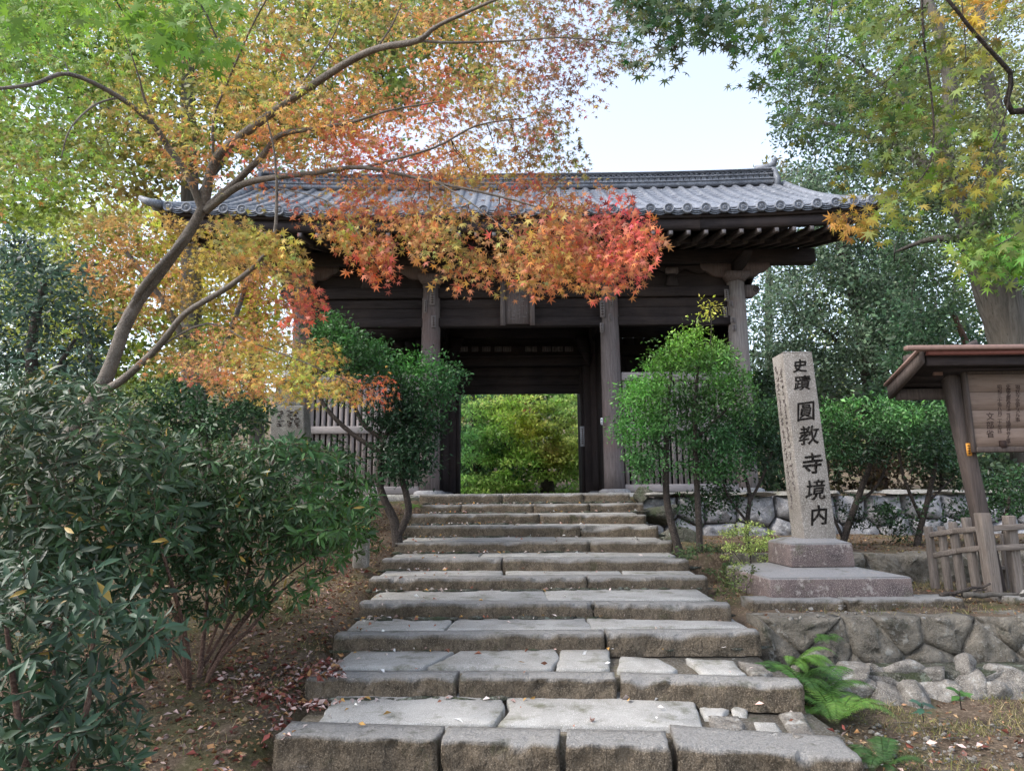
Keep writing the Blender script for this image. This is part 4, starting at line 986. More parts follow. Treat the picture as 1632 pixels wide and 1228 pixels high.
def leaves(name, parent, mat, T, pos, ax, nr, size, col, single=0, kind='stuff', sname='leaf'):
    """many leaves; the `single` largest on screen become objects of their own"""
    pos = np.asarray(pos, float); size = np.broadcast_to(size, (len(pos),)).astype(float)
    x, y, z = frames(ax, nr); V0, F0 = T; n = len(V0)
    keep = np.ones(len(pos), bool)
    if single:
        px, py, dz = proj(pos); vis = (px > -20) & (px < 1652) & (py > -20) & (py < 1250) & (dz > .3)
        sc = np.where(vis, size/np.maximum(dz, .3), 0); idx = np.argsort(-sc)[:single]; idx = idx[sc[idx] > 0]
        keep[idx] = False
        q = np.round(col[idx]/col[idx].max()*5).astype(int); cache = {}
        cols0 = col[idx]
        for k, i in enumerate(idx):
            key = tuple(q[k])
            if key not in cache:
                cache[key] = raw_mesh(sname, V0, F0.ravel(), np.arange(len(F0))*3, np.full(len(F0), 3), mat, False, cols0[k])
            o = link_mesh(sname, cache[key], parent, pos[i])
            m = Matrix([[x[i][r], y[i][r], z[i][r]] for r in range(3)])
            o.rotation_euler = m.to_euler(); o.scale = (size[i],)*3
    pos, size, x, y, z, col = pos[keep], size[keep], x[keep], y[keep], z[keep], col[keep]
    V0 = V0[None]*np.stack([np.ones(len(pos)), np.ones(len(pos)), .3+2.4*RS.rand(len(pos))**1.5], 1)[:, None] if len(pos) > 30 else np.repeat(V0[None], len(pos), 0)
    V = pos[:, None]+size[:, None, None]*(V0[:, :, :1]*x[:, None]+V0[:, :, 1:2]*y[:, None]+V0[:, :, 2:3]*z[:, None])
    F = (F0[None]+(np.arange(len(pos))*n)[:, None, None]).reshape(-1, 3)
    l = wloc(parent) if parent is not None else V.reshape(-1, 3).mean(0)
    me = raw_mesh(name, V.reshape(-1, 3)-l, F.ravel(), np.arange(len(F))*3, np.full(len(F), 3), mat, False, np.repeat(col, n, 0))
    return props(link_mesh(name, me, parent, l), None, None, None, kind)
def inpoly(px, py, poly):
    r = np.zeros(len(px), bool); n = len(poly)
    for i in range(n):
        x1, y1 = poly[i]; x2, y2 = poly[(i+1) % n]
        c = ((y1 > py) != (y2 > py)); xx = (x2-x1)*(py-y1)/((y2-y1) or 1e-9)+x1; r ^= c & (px < xx)
    return r
def sample(poly, n, Ya, Yb, rs, bias=None):
    """n world points inside the view cone of poly between depths Ya and Yb (may be functions of px,py)"""
    P0 = np.array(poly, float); lo, hi = P0.min(0), P0.max(0); out = []
    while len(out) < n:
        p = lo+(hi-lo)*rs.rand(n*3, 2); p = p[inpoly(p[:, 0], p[:, 1], poly)]
        for a, b in p:
            ya = Ya(a, b) if callable(Ya) else Ya; yb = Yb(a, b) if callable(Yb) else Yb
            out.append(P(a, b, ya+(yb-ya)*rs.rand()))
            if len(out) >= n: break
    return np.array(out)
def field(ctrl, pw=3.0):
    C = np.array([c[:2] for c in ctrl], float); K = np.array([c[2] for c in ctrl], float)
    def f(pos):
        px, py, _ = proj(pos); d = (px[:, None]-C[:, 0])**2+(py[:, None]-C[:, 1])**2+300
        w = d**(-pw/2); w /= w.sum(1, keepdims=True); return w@K
    return f
def desat(c, k=.25):
    g = c.mean(1, keepdims=True); return c+(g-c)*k
def tint(rgb, rs, n, dv=.16, dh=.06, lin=True):
    c = s2l(rgb); c = np.broadcast_to(c, (n, 3)).copy()
    c *= (1+dv*rs.randn(n, 1)).clip(.4, 1.9); c *= (1+dh*rs.randn(n, 3)); return c.clip(.002, .9)
def grow(mb, limbs, targets, r0=.010, rs=None, n=5, sag=.05, tip=.0022, lenpen=0):
    nodes = []; rad = []
    for pts, rr in limbs:
        pts = np.array(pts, float); rr = np.broadcast_to(rr, (len(pts),))
        for i in range(len(pts)-1):
            for t in np.linspace(0, 1, 5)[:-1]: nodes.append(pts[i]+(pts[i+1]-pts[i])*t); rad.append(rr[i]+(rr[i+1]-rr[i])*t)
        nodes.append(pts[-1]); rad.append(rr[-1])
    N0 = np.array(nodes); N = np.zeros((len(N0)+len(targets)*3, 3)); N[:len(N0)] = N0; k = len(N0); R = list(rad)
    d0 = np.array([((N0-t)**2).sum(1).min() for t in targets]); dirs = np.zeros((len(targets), 3))
    for i in np.argsort(d0):
        t = targets[i]; dd = ((N[:k]-t)**2).sum(1); j = dd.argmin(); p0 = N[j]; L = sqrt(dd[j])+1e-6
        m1 = p0+(t-p0)*.35+rs.randn(3)*.06*L+np.array([0, 0, sag*L]); m2 = p0+(t-p0)*.7+rs.randn(3)*.05*L+np.array([0, 0, sag*L])
        ra = min(R[j]*.75, max(tip*1.2, r0*min(1, .35+L*.5)))
        mb.tube([p0, m1, m2, t], [ra, ra*.8, ra*.6, tip], n, cap=False)
        N[k], N[k+1], N[k+2] = m1, m2, t; R += [ra*.8, ra*.6, max(tip, ra*.45)]; k += 3
        dirs[i] = unit(t-p0)
    return dirs
def smooth_path(pts, rad, k=4):
    pts = np.array(pts, float); n = len(pts); t = np.arange(n); tt = np.linspace(0, n-1, (n-1)*k+1)
    # catmull-rom
    out = []
    for u in tt:
        i = min(int(u), n-2); f = u-i
        p0, p1, p2, p3 = pts[max(i-1, 0)], pts[i], pts[i+1], pts[min(i+2, n-1)]
        out.append(.5*((2*p1)+(-p0+p2)*f+(2*p0-5*p1+4*p2-p3)*f*f+(-p0+3*p1-3*p2+p3)*f**3))
    return np.array(out), np.interp(tt, t, rad)
def limb(mb, px, radii, n=8, jit=.12, k=4):
    """px: list of (px, py, Y); returns world path"""
    pts, rr = smooth_path([P(*q) for q in px], np.interp(np.linspace(0, 1, len(px)), np.linspace(0, 1, len(radii)), radii), k)
    mb.tube(pts, rr, n, jit, cap=False); return pts, rr
def spray(cent, out, nper, R, rs, face=.35, thick=.05, droop=.25, size=.07, sj=.33):
    """leaf positions and frames for flat sprays round each centre"""
    m = len(cent); n = m*nper; c = np.repeat(cent, nper, 0); o = np.repeat(out, nper, 0).copy()
    o[:, 2] *= .4; o = unit(o); tocam = unit(CC-c); up = np.array([0, 0, 1.])
    nb = unit(up*(1-face)+tocam*face+.12*np.repeat(rs.randn(m, 3), nper, 0)); s = unit(np.cross(nb, o)); o2 = np.cross(s, nb)
    rr = np.sqrt(rs.rand(n))*R; th = rs.rand(n)*2*pi; u = rr*np.cos(th)*1.25; v = rr*np.sin(th)
    p = c+o2*u[:, None]+s*v[:, None]+nb*(rs.randn(n)*thick)[:, None]; p[:, 2] -= droop*(rr/R)**2*R
    ax = unit(o2*(np.cos(th)*.7+.5)[:, None]+s*(np.sin(th)*.8)[:, None]+rs.randn(n, 3)*.45+np.array([0, 0, -.45]))
    nr = unit(nb*.9+tocam*.35+rs.randn(n, 3)*.45)
    return p, ax, nr, size*(1+sj*rs.randn(n)).clip(.55, 1.6)
def nearest_dir(cent, pts):
    out = []
    for c in cent: j = ((pts-c)**2).sum(1).argmin(); out.append(unit(c-pts[j]+1e-6))
    return np.array(out)

# ================================================================ autumn maple (the tree over the steps)
rs = np.random.RandomState(21)
tb = P(62, 800, 6.9); tb[2] = float(gz(tb[0], tb[1]))-.05
maple = thing('maple_tree', 'big autumn maple leaning in from the left with red sprays over the gate roof', 'maple tree', tb)
mb = MB(); LM = []
trunk0 = [P(62, 800, 6.9)*np.array([1, 1, 0])+np.array([0, 0, tb[2]])]
pts, rr = smooth_path(trunk0+[P(*q) for q in [(95, 735, 6.75), (135, 665, 6.6), (170, 600, 6.5), (208, 500, 6.4), (262, 425, 6.35), (300, 372, 6.3), (325, 328, 6.25)]], [.115, .094, .076, .066, .058, .050, .047, .044])
mb.tube(pts, rr, 12, .10); LM.append((pts, rr))
LM.append(limb(mb, [(203, 510, 6.42), (225, 460, 6.3), (262, 415, 6.25), (300, 372, 6.28)], [0.0370, 0.0311, 0.0266, 0.0222]))
LM.append(limb(mb, [(160, 625, 6.5), (195, 605, 6.4), (250, 555, 6.25), (295, 500, 6.1), (360, 460, 5.9), (415, 415, 5.8), (437, 375, 5.75), (441, 300, 5.7), (436, 235, 5.6), (425, 190, 5.5)], [0.0407, 0.0333, 0.0259, 0.0222, 0.0163, 0.0104, 0.0059]))
LM.append(limb(mb, [(322, 335, 6.25), (300, 280, 6.1), (270, 238, 6.0), (245, 200, 5.85), (190, 155, 5.6), (110, 118, 5.3), (50, 135, 5.1), (-40, 145, 4.9)], [0.0370, 0.0311, 0.0259, 0.0207, 0.0163, 0.0118]))
LM.append(limb(mb, [(190, 155, 5.6), (150, 168, 5.5), (112, 205, 5.4), (98, 250, 5.4)], [0.0118, 0.0074, 0.0044]))
LM.append(limb(mb, [(245, 200, 5.85), (228, 150, 5.7), (222, 125, 5.6), (200, 60, 5.4)], [0.0118, 0.0089, 0.0044]))
LM.append(limb(mb, [(325, 325, 6.25), (345, 252, 6.1), (400, 205, 5.9), (455, 165, 5.7), (545, 105, 5.4), (600, 78, 5.2), (665, 65, 5.0), (700, 40, 4.9), (800, -5, 4.6)], [0.0503, 0.0407, 0.0370, 0.0318, 0.0266, 0.0192, 0.0089]))
LM.append(limb(mb, [(665, 65, 5.0), (720, 68, 4.95), (816, 65, 4.8), (900, 60, 4.7), (1000, 70, 4.7)], [0.0118, 0.0089, 0.0059, 0.0037]))
LM.append(limb(mb, [(330, 330, 6.25), (380, 286, 6.1), (420, 246, 6.0), (445, 216, 5.9), (500, 205, 5.75), (560, 195, 5.6), (620, 176, 5.5), (700, 162, 5.4)], [0.0355, 0.0296, 0.0252, 0.0178, 0.0104, 0.0052]))
LM.append(limb(mb, [(328, 336, 6.25), (380, 297, 6.1), (430, 284, 6.0), (500, 276, 5.9), (580, 267, 5.8), (700, 292, 5.65), (816, 318, 5.55), (890, 345, 5.5), (960, 395, 5.5)], [0.0370, 0.0296, 0.0244, 0.0185, 0.0118, 0.0067, 0.0044]))
LM.append(limb(mb, [(580, 267, 5.8), (690, 236, 5.6), (760, 200, 5.5), (840, 188, 5.4)], [0.0133, 0.0089, 0.0044]))
LM.append(limb(mb, [(340, 252, 6.1), (340, 190, 6.0), (357, 145, 5.9), (380, 90, 5.7), (400, 45, 5.5), (427, -5, 5.3)], [0.0133, 0.0104, 0.0059]))
LM.append(limb(mb, [(455, 165, 5.7), (490, 120, 5.6), (530, 60, 5.5), (545, 20, 5.4)], [0.0104, 0.0074, 0.0037]))
LM.append(limb(mb, [(600, 78, 5.2), (625, 40, 5.1), (640, 5, 5.0)], [0.0089, 0.0044]))
LM.append(limb(mb, [(700, 292, 5.65), (760, 330, 5.5), (820, 380, 5.4), (860, 430, 5.4)], [0.0074, 0.0052, 0.0030]))
LM.append(limb(mb, [(440, 300, 5.7), (520, 320, 5.6), (570, 370, 5.55), (605, 430, 5.5)], [0.0059, 0.0044, 0.0022]))
LM.append(limb(mb, [(250, 555, 6.25), (330, 515, 6.1), (400, 545, 6.0), (480, 575, 5.9), (560, 610, 5.9)], [0.0104, 0.0074, 0.0037]))
LM.append(limb(mb, [(415, 415, 5.8), (440, 440, 5.8), (480, 500, 5.75)], [0.0059, 0.0030]))
trunk_o = mb.build('trunk', M['barkm'], maple, True)
allp = np.vstack([a for a, _ in LM])
MAPC = field([(30, 40, (100, 140, 42)), (120, 60, (110, 150, 45)), (60, 180, (95, 138, 42)), (150, 250, (120, 148, 50)), (60, 300, (110, 140, 48)), (220, 60, (150, 155, 55)), (250, 170, (190, 160, 60)), (310, 110, (165, 160, 58)), (0, 120, (90, 135, 40)), (110, 150, (110, 145, 45)),
                (200, 120, (150, 155, 55)), (380, 30, (148, 148, 58)), (420, 110, (188, 155, 62)), (460, 190, (215, 165, 60)), (500, 30, (150, 145, 58)), (560, 60, (155, 138, 58)), (620, 50, (158, 128, 58)), (300, 20, (138, 150, 52)), (500, 90, (165, 145, 60)), (340, 180, (190, 160, 60)), (170, 330, (150, 150, 55)), (600, 150, (190, 120, 65)),
                (700, 100, (185, 110, 60)), (740, 50, (190, 130, 60)), (620, 210, (200, 95, 60)), (700, 180, (205, 95, 65)), (560, 240, (205, 85, 60)), (430, 250, (210, 95, 65)), (360, 250, (205, 90, 60)), (760, 250, (185, 140, 60)),
                (820, 200, (150, 110, 65)), (780, 130, (150, 125, 60)), (880, 80, (125, 70, 65)), (940, 40, (130, 75, 65)), (860, 20, (120, 95, 55)), (1000, 60, (90, 105, 60)), (900, 150, (130, 75, 60)), (880, 240, (110, 115, 60)), (930, 270, (115, 120, 65)),  # dark top-centre entries put the backlit look into leaf colour
                (650, 270, (205, 90, 60)), (480, 310, (200, 90, 65)), (560, 330, (205, 80, 60)), (850, 310, (205, 85, 65)), (960, 330, (190, 75, 65)), (900, 370, (210, 85, 60)), (1000, 400, (215, 80, 55)), (940, 430, (215, 90, 55)), (860, 420, (195, 130, 65)),
                (740, 380, (165, 155, 60)), (720, 400, (160, 150, 60)), (880, 400, (170, 145, 60)), (900, 430, (180, 140, 60)), (820, 400, (175, 140, 60)), (1000, 370, (210, 85, 60)), (700, 410, (185, 140, 60)), (780, 440, (210, 90, 60)), (870, 470, (215, 95, 60)), (800, 360, (190, 100, 60)), (730, 455, (215, 85, 55)), (660, 360, (190, 120, 60)), (560, 370, (160, 160, 55)), (590, 390, (200, 110, 55)),
                (560, 405, (220, 85, 50)), (615, 440, (210, 65, 55)), (400, 370, (150, 145, 55)), (460, 400, (165, 160, 60)), (440, 440, (175, 160, 60)), (480, 480, (210, 60, 55)), (500, 510, (210, 75, 60)), (440, 480, (200, 80, 60)), (530, 470, (205, 60, 55)),
                (300, 600, (190, 118, 70)), (350, 590, (195, 122, 70)), (420, 600, (200, 135, 68)), (330, 620, (190, 105, 70)), (480, 560, (175, 178, 60)), (500, 600, (185, 175, 60)), (540, 630, (195, 150, 60)), (430, 560, (180, 170, 60)), (530, 590, (170, 172, 60)), (460, 620, (190, 165, 60)), (600, 605, (225, 75, 50)), (560, 600, (215, 110, 60)), (450, 640, (190, 150, 60)), (250, 570, (180, 130, 60))], 2.3)
def maple_group(poly, n, Ya, Yb, nper, R, size, face, droop=.25, colf=MAPC, dv=.20, thick=.04):
    c = sample(poly, n, Ya, Yb, rs); return c, nper, R, size, face, droop, colf, dv, thick
G = [maple_group([(-60, -60), (1040, -60), (1060, 60), (1000, 110), (935, 130), (900, 195), (925, 262), (880, 290), (700, 275), (560, 262), (420, 262), (330, 285), (240, 260), (100, 300), (-60, 330)], 620, 5.5, 8.2, 44, .27, .062, .30),
     maple_group([(560, 100), (900, 100), (900, 290), (940, 330), (560, 330), (500, 290)], 110, 5.7, 7.4, 36, .24, .058, .30),
     maple_group([(430, 255), (900, 270), (990, 320), (940, 345), (640, 345), (430, 335)], 32, 5.7, 6.8, 34, .20, .055, .35),
     maple_group([(650, 335), (985, 325), (1030, 375), (1040, 405), (1000, 440), (950, 440), (900, 445), (870, 450), (780, 432), (730, 432), (700, 405), (640, 360)], 88, 5.2, 6.0, 40, .155, .062, .66, .5),
     maple_group([(535, 345), (600, 345), (612, 395), (622, 440), (600, 430), (540, 390)], 15, 5.4, 5.8, 34, .10, .060, .75, .6),
     maple_group([(500, 330), (650, 330), (650, 355), (500, 350)], 9, 5.4, 5.9, 26, .14, .058, .6, .4),
     maple_group([(350, 345), (440, 365), (490, 430), (500, 470), (450, 440), (420, 400), (370, 395)], 24, 5.5, 6.1, 38, .13, .058, .65, .5),
     maple_group([(440, 450), (500, 470), (515, 520), (470, 510)], 6, 5.5, 6.0, 34, .10, .058, .6, .5),
     maple_group([(250, 560), (330, 520), (430, 510), (500, 545), (560, 595), (625, 600), (615, 632), (520, 628), (420, 630), (300, 605)], 100, 5.8, 7.4, 40, .20, .053, .32, .35)]
mbt = MB(); T_, A_, N_, S_, C_ = [], [], [], [], []
for c, nper, R, size, face, droop, colf, dv, thick in G:
    dirs = grow(mbt, LM, c, .011, rs, 4, tip=.0028)
    p, ax, nr, sz = spray(c, nearest_dir(c, allp), nper, R, rs, face, thick, droop, size)
    cs = colf(c)+rs.randn(len(c), 3)*np.array([18, 20, 5]); cl = np.repeat(cs, nper, 0)*.55+colf(p)*.45+rs.randn(len(p), 3)*np.array([18, 16, 8])
    cl[:, 0] = np.maximum(cl[:, 0], .74*cl[:, 1])
    # leaves on one spray share a hue: some turn red, some stay green
    T_.append(p); A_.append(ax); N_.append(nr); S_.append(sz); C_.append(s2l(desat(cl*1.0+np.array([0, 8, 2]), .24).clip(25, 250))*(1+.24*rs.randn(len(p), 1)).clip(.4, 1.7))
mbt.build('twigs', M['barkd'], maple, kind='stuff')
leaves('foliage', maple, M['leaf'], MAP5, np.vstack(T_), np.vstack(A_), np.vstack(N_), np.concatenate(S_), (np.vstack(C_)*1.12).clip(0, .8), single=300)

# ---- generic tree of clumps
def clump_tree(name, label, cat, base, trunks, crown, T, size, nleaf, cr, colf, mat='leafb', bark='barkd', group=None, seed=1, dv=.34, twig=.012, single=0, tipr=.004, nt=4, updir=.3, squash=.6, leafname='foliage', hollow=0):
    """trunks: list of (px path, radii); crown: list of (poly, n clumps, Ya, Yb)"""
    r = np.random.RandomState(seed); base = np.array(base, float)
    t = thing(name, label, cat, base, group); mb = MB(); LMs = []
    for path, rad in trunks: LMs.append(limb(mb, path, rad, 10, .1))
    if LMs: mb.build('trunk', M[bark], t, True)
    c = np.vstack([sample(pl, n, a, b, r) for pl, n, a, b in crown])
    if LMs:
        mb = MB(); grow(mb, LMs, c, twig, r, nt, .03, tipr); mb.build('twigs', M[bark], t, kind='stuff')
        ap = np.vstack([a for a, _ in LMs])
    n = len(c)*nleaf; cc = np.repeat(c, nleaf, 0); d = unit(r.randn(n, 3)); d[:, 2] *= squash
    rad_ = cr*(r.rand(n)**.45 if not hollow else (.75+.25*r.rand(n)))*(np.repeat(.45+1.05*r.rand(len(c)), nleaf)); p = cc+d*rad_[:, None]
    rad_ = rad_*np.where(r.rand(n) < .10, 1.5, 1); p = cc+d*rad_[:, None]
    ax = unit(d*.7+r.randn(n, 3)*.6+np.array([0, 0, -.1])); nr = unit(d*.5+np.array([0, 0, updir])+r.randn(n, 3)*.5)
    col = (s2l(colf(p)) if callable(colf) else s2l(colf))*(1+.22*np.repeat(r.randn(len(c), 1), nleaf, 0)).clip(.45, 1.8)*(1+dv*r.randn(n, 1)).clip(.4, 1.9)*(1+.07*r.randn(n, 3))
    leaves(leafname, t, M[mat], T, p, ax, nr, size*(1+.22*r.randn(n)).clip(.5, 1.6), col.clip(.003, .8), single)
    return t

# ================================================================ overhanging green maple, top right
rs = np.random.RandomState(31)
gm = thing('maple_tree', 'green maple reaching in from the upper right with thin hanging twigs', 'maple tree', (6.2, 2.6, .1))
mb = MB(); LG = []
pts, rr = smooth_path([(6.2, 2.6, .0), (6.1, 2.7, 1.5), (5.8, 2.9, 3.0), (5.0, 3.3, 4.4), P(1660, 175, 4.0), P(1610, 115, 3.9), P(1555, 55, 3.8), P(1495, -15, 3.7), P(1400, -80, 3.8), P(1200, -110, 4.0), P(1060, -70, 4.1)], [.16, .14, .12, .07, .022, .014, .011, .010, .010, .008, .005])
mb.tube(pts, rr, 8, .1, cap=False); LG.append((pts, rr))
LG.append(limb(mb, [(1468, -40, 3.8), (1472, 60, 3.9), (1484, 150, 3.95), (1488, 215, 4.0), (1478, 270, 4.0), (1440, 312, 4.1)], [.008, .006, .0035], 6))
LG.append(limb(mb, [(1474, 45, 3.9), (1445, 95, 3.9), (1414, 128, 3.9), (1380, 150, 3.9)], [.005, .003], 5))
LG.append(limb(mb, [(1612, 118, 3.9), (1603, 180, 3.95), (1575, 250, 4.0), (1548, 300, 4.0)], [.006, .003], 5))
LG.append(limb(mb, [(1530, -30, 4.2), (1538, 60, 4.2), (1540, 140, 4.2)], [.004, .0025], 5))
LG.append(limb(mb, [(1240, -60, 4.0), (1225, 20, 4.0), (1190, 90, 4.0)], [.006, .003], 5))
LG.append(limb(mb, [(1060, -60, 4.1), (1050, 20, 4.1), (1075, 80, 4.0)], [.005, .003], 5))
LG.append(limb(mb, [(1330, -60, 4.3), (1320, 60, 4.3), (1290, 160, 4.3)], [.006, .003], 5))
LG.append(limb(mb, [(1650, 350, 3.8), (1610, 380, 3.8), (1570, 400, 3.8)], [.005, .003], 5))
mb.build('trunk', M['barkd'], gm, True)
GC = field([(1100, 40, (70, 100, 50)), (1050, 100, (60, 85, 50)), (1200, 60, (85, 115, 50)), (1350, 60, (100, 130, 50)), (1300, 160, (95, 125, 55)), (1450, 90, (105, 135, 50)), (1600, 50, (140, 145, 55)), (1560, 20, (215, 170, 60)), (1470, 230, (105, 130, 50)), (1560, 270, (170, 160, 55)),
            (1400, 260, (110, 130, 50)), (1520, 200, (120, 140, 50)), (1350, 350, (200, 150, 50)), (1440, 330, (130, 150, 50)), (1500, 330, (170, 165, 55)), (1600, 400, (105, 155, 50)), (1600, 150, (140, 150, 60))])
GG = [([(1010, -50), (1245, -50), (1215, 60), (1195, 115), (1172, 95), (1150, 35), (1095, 40), (1090, 75), (1050, 95), (1015, 60)], 44, 3.7, 4.5, .15, .074, .5),
      ([(1190, -50), (1460, -50), (1470, 60), (1420, 150), (1370, 215), (1300, 225), (1255, 180), (1230, 110)], 44, 3.8, 5.2, .17, .070, .4),
      ([(1380, -50), (1640, -50), (1640, 60), (1560, 90), (1480, 130), (1440, 100)], 22, 3.7, 5.0, .18, .070, .4),
      ([(1400, 150), (1520, 130), (1530, 240), (1470, 330), (1380, 345), (1370, 250)], 22, 3.9, 4.8, .15, .068, .5),
      ([(1500, 190), (1620, 160), (1640, 260), (1560, 300), (1490, 300)], 12, 3.9, 4.6, .15, .066, .5),
      ([(1345, 320), (1430, 310), (1440, 350), (1390, 365), (1350, 350)], 3, 4.0, 4.3, .08, .066, .6),
      ([(1545, 395), (1640, 360), (1640, 425), (1570, 425)], 16, 3.7, 4.1, .11, .068, .5)]
mbt = MB(); T_, A_, N_, S_, C_ = [], [], [], [], []; ap = np.vstack([a for a, _ in LG])
for poly, n, a, b, R, size, face in GG:
    c = sample(poly, n, a, b, rs); grow(mbt, LG, c, .004, rs, 4, tip=.0013)
    p, ax, nr, sz = spray(c, nearest_dir(c, ap), 24, R, rs, face, .035, .4, size); cl = GC(p)+rs.randn(len(p), 3)*np.array([12, 12, 6])
    T_.append(p); A_.append(ax); N_.append(nr); S_.append(sz); C_.append(s2l(desat(cl, .18).clip(20, 240))*(1+.22*rs.randn(len(p), 1)).clip(.4, 1.7))
mbt.build('twigs', M['barkd'], gm, kind='stuff')
leaves('foliage', gm, M['leaf'], MAP7, np.vstack(T_), np.vstack(A_), np.vstack(N_), np.concatenate(S_), np.vstack(C_)*.8, single=300)
# near green sprig, top left
gl = thing('maple_tree', 'close fresh green maple branch with large leaves hanging at the top left corner', 'maple tree', (-3.2, 1.2, -.1))
mb = MB(); LL = []
pts, rr = smooth_path([(-3.2, 1.2, -.1), (-3.1, 1.3, 1.6), (-2.7, 1.6, 2.9), P(20, -90, 2.9), P(160, -50, 3.0), P(300, -10, 3.0), P(345, 60, 3.0)], [.1, .09, .06, .02, .010, .006, .003]); mb.tube(pts, rr, 8, .1, cap=False); LL.append((pts, rr))
LL.append(limb(mb, [(160, -50, 3.0), (190, 10, 3.1), (215, 50, 3.1)], [.005, .0025], 5)); mb.build('trunk', M['barkd'], gl, True)
c = np.vstack([sample([(150, -40), (350, -40), (345, 70), (300, 90), (260, 50), (180, 30)], 26, 2.7, 3.3, rs), sample([(-60, -60), (150, -60), (130, 20), (40, 50), (-60, 80)], 16, 3.0, 3.9, rs)])
mb = MB(); grow(mb, LL, c, .004, rs, 4, tip=.0013); mb.build('twigs', M['barkd'], gl, kind='stuff')
p, ax, nr, sz = spray(c, nearest_dir(c, np.vstack([a for a, _ in LL])), 16, .13, rs, .5, .03, .4, .072)
leaves('foliage', gl, M['leaf'], MAP7, p, ax, nr, sz, tint((105, 140, 52), rs, len(p)), single=200)

# ================================================================ trees beyond
CAM = field([(1250, 60, (84, 106, 78)), (1400, 100, (100, 116, 76)), (1300, 250, (80, 102, 76)), (1500, 200, (102, 110, 72)), (1600, 100, (120, 128, 76)), (1550, 400, (92, 110, 68)), (1350, 400, (84, 114, 80)), (1450, 500, (76, 102, 76))])
def gbase(px, Y): p = P(px, 700, Y); p[2] = float(gz(p[0], p[1])); return p
clump_tree('camphor_tree', 'huge old tree with a thick rough leaning trunk at the right edge', 'tree', gbase(1660, 15),
           [([(1665, 790, 15), (1640, 640, 15), (1610, 530, 15), (1580, 440, 14.9), (1560, 385, 14.8), (1545, 330, 14.7)], [.56, .50, .46, .42, .36, .26]),
            ([(1552, 360, 14.8), (1515, 300, 14.6), (1500, 230, 14.4), (1515, 150, 14.2), (1500, 60, 14), (1470, -20, 14)], [.25, .2, .15, .08]),
            ([(1555, 370, 14.8), (1575, 300, 15), (1590, 200, 15), (1570, 100, 15), (1560, 0, 15)], [.28, .22, .14, .08]),
            ([(1575, 420, 14.9), (1625, 370, 15), (1680, 330, 15)], [.22, .16, .1]), ([(1515, 300, 14.6), (1450, 245, 15), (1380, 215, 16), (1290, 190, 17)], [.14, .09, .04]),
            ([(1500, 230, 14.4), (1440, 160, 15), (1350, 90, 16)], [.1, .07, .03]), ([(1560, 385, 14.8), (1490, 380, 15), (1430, 400, 16)], [.10, .07, .03])],
           [([(1215, -60), (1660, -60), (1660, 120), (1440, 130), (1310, 150), (1235, 110)], 135, 14, 18), ([(1235, 110), (1420, 130), (1430, 270), (1330, 310), (1260, 240), (1240, 180)], 78, 15, 18),
            ([(1430, 120), (1660, 120), (1660, 330), (1620, 340), (1560, 290), (1470, 330), (1400, 280)], 85, 13.5, 17), ([(1520, 300), (1660, 300), (1660, 460), (1600, 440), (1540, 380)], 26, 13, 14.2),
            ([(1420, 330), (1520, 330), (1540, 420), (1500, 560), (1440, 520)], 40, 16, 19), ([(1610, 400), (1660, 400), (1660, 560), (1640, 540)], 20, 15, 18), ([(1380, -40), (1660, -40), (1660, 560), (1480, 540), (1420, 300)], 230, 19, 23)],
           DIA, .11, 105, .60, CAM, 'leafb', 'barkl', seed=41, twig=.05, tipr=.012, squash=.55)
clump_tree('evergreen_tree', 'tall bluish evergreen tree just right of the gate roof', 'tree', gbase(1390, 24),
           [([(1400, 790, 24), (1392, 650, 24), (1380, 560, 24), (1360, 460, 24), (1330, 360, 24), (1290, 270, 24)], [.32, .28, .2, .1]), ([(1392, 650, 24), (1420, 560, 24), (1440, 470, 24), (1450, 400, 24)], [.14, .1, .05]), ([(1385, 600, 24), (1330, 540, 24), (1270, 500, 24)], [.1, .07, .04])],
           [([(1245, 260), (1330, 290), (1420, 330), (1470, 420), (1440, 520), (1380, 460), (1300, 430), (1240, 330), (1215, 300)], 110, 22.5, 26), ([(1215, 430), (1440, 440), (1500, 560), (1420, 640), (1300, 640), (1200, 650), (1195, 540)], 200, 22, 26)],
           DIA, .15, 140, .85, (94, 114, 92), 'leafb', 'barkd', seed=42, twig=.05, tipr=.015)  # distance haze put into this paler, greyer leaf colour
clump_tree('evergreen_tree', 'dark shaded evergreen tree behind the notice board', 'tree', gbase(1560, 18),
           [([(1575, 800, 18), (1580, 700, 18), (1560, 600, 18), (1520, 500, 18)], [.16, .12, .06]), ([(1545, 800, 19), (1530, 700, 19), (1500, 600, 19)], [.08, .06, .04])],
           [([(1420, 480), (1640, 560), (1640, 770), (1500, 700), (1420, 640)], 90, 17.5, 21)], DIA, .16, 95, .7, (70, 98, 72), 'leafb', 'barkr', seed=43, twig=.03, tipr=.01)
clump_tree('evergreen_tree', 'small tree top showing just behind the right end of the roof ridge', 'tree', gbase(1235, 28),
           [([(1225, 790, 28), (1225, 500, 28), (1225, 300, 28)], [.2, .15, .05])], [([(1225, 262), (1250, 270), (1290, 320), (1300, 330), (1230, 330)], 14, 27, 29)], DIA, .2, 90, .7, (112, 108, 60), 'leafb', 'barkd', seed=44, twig=.03)
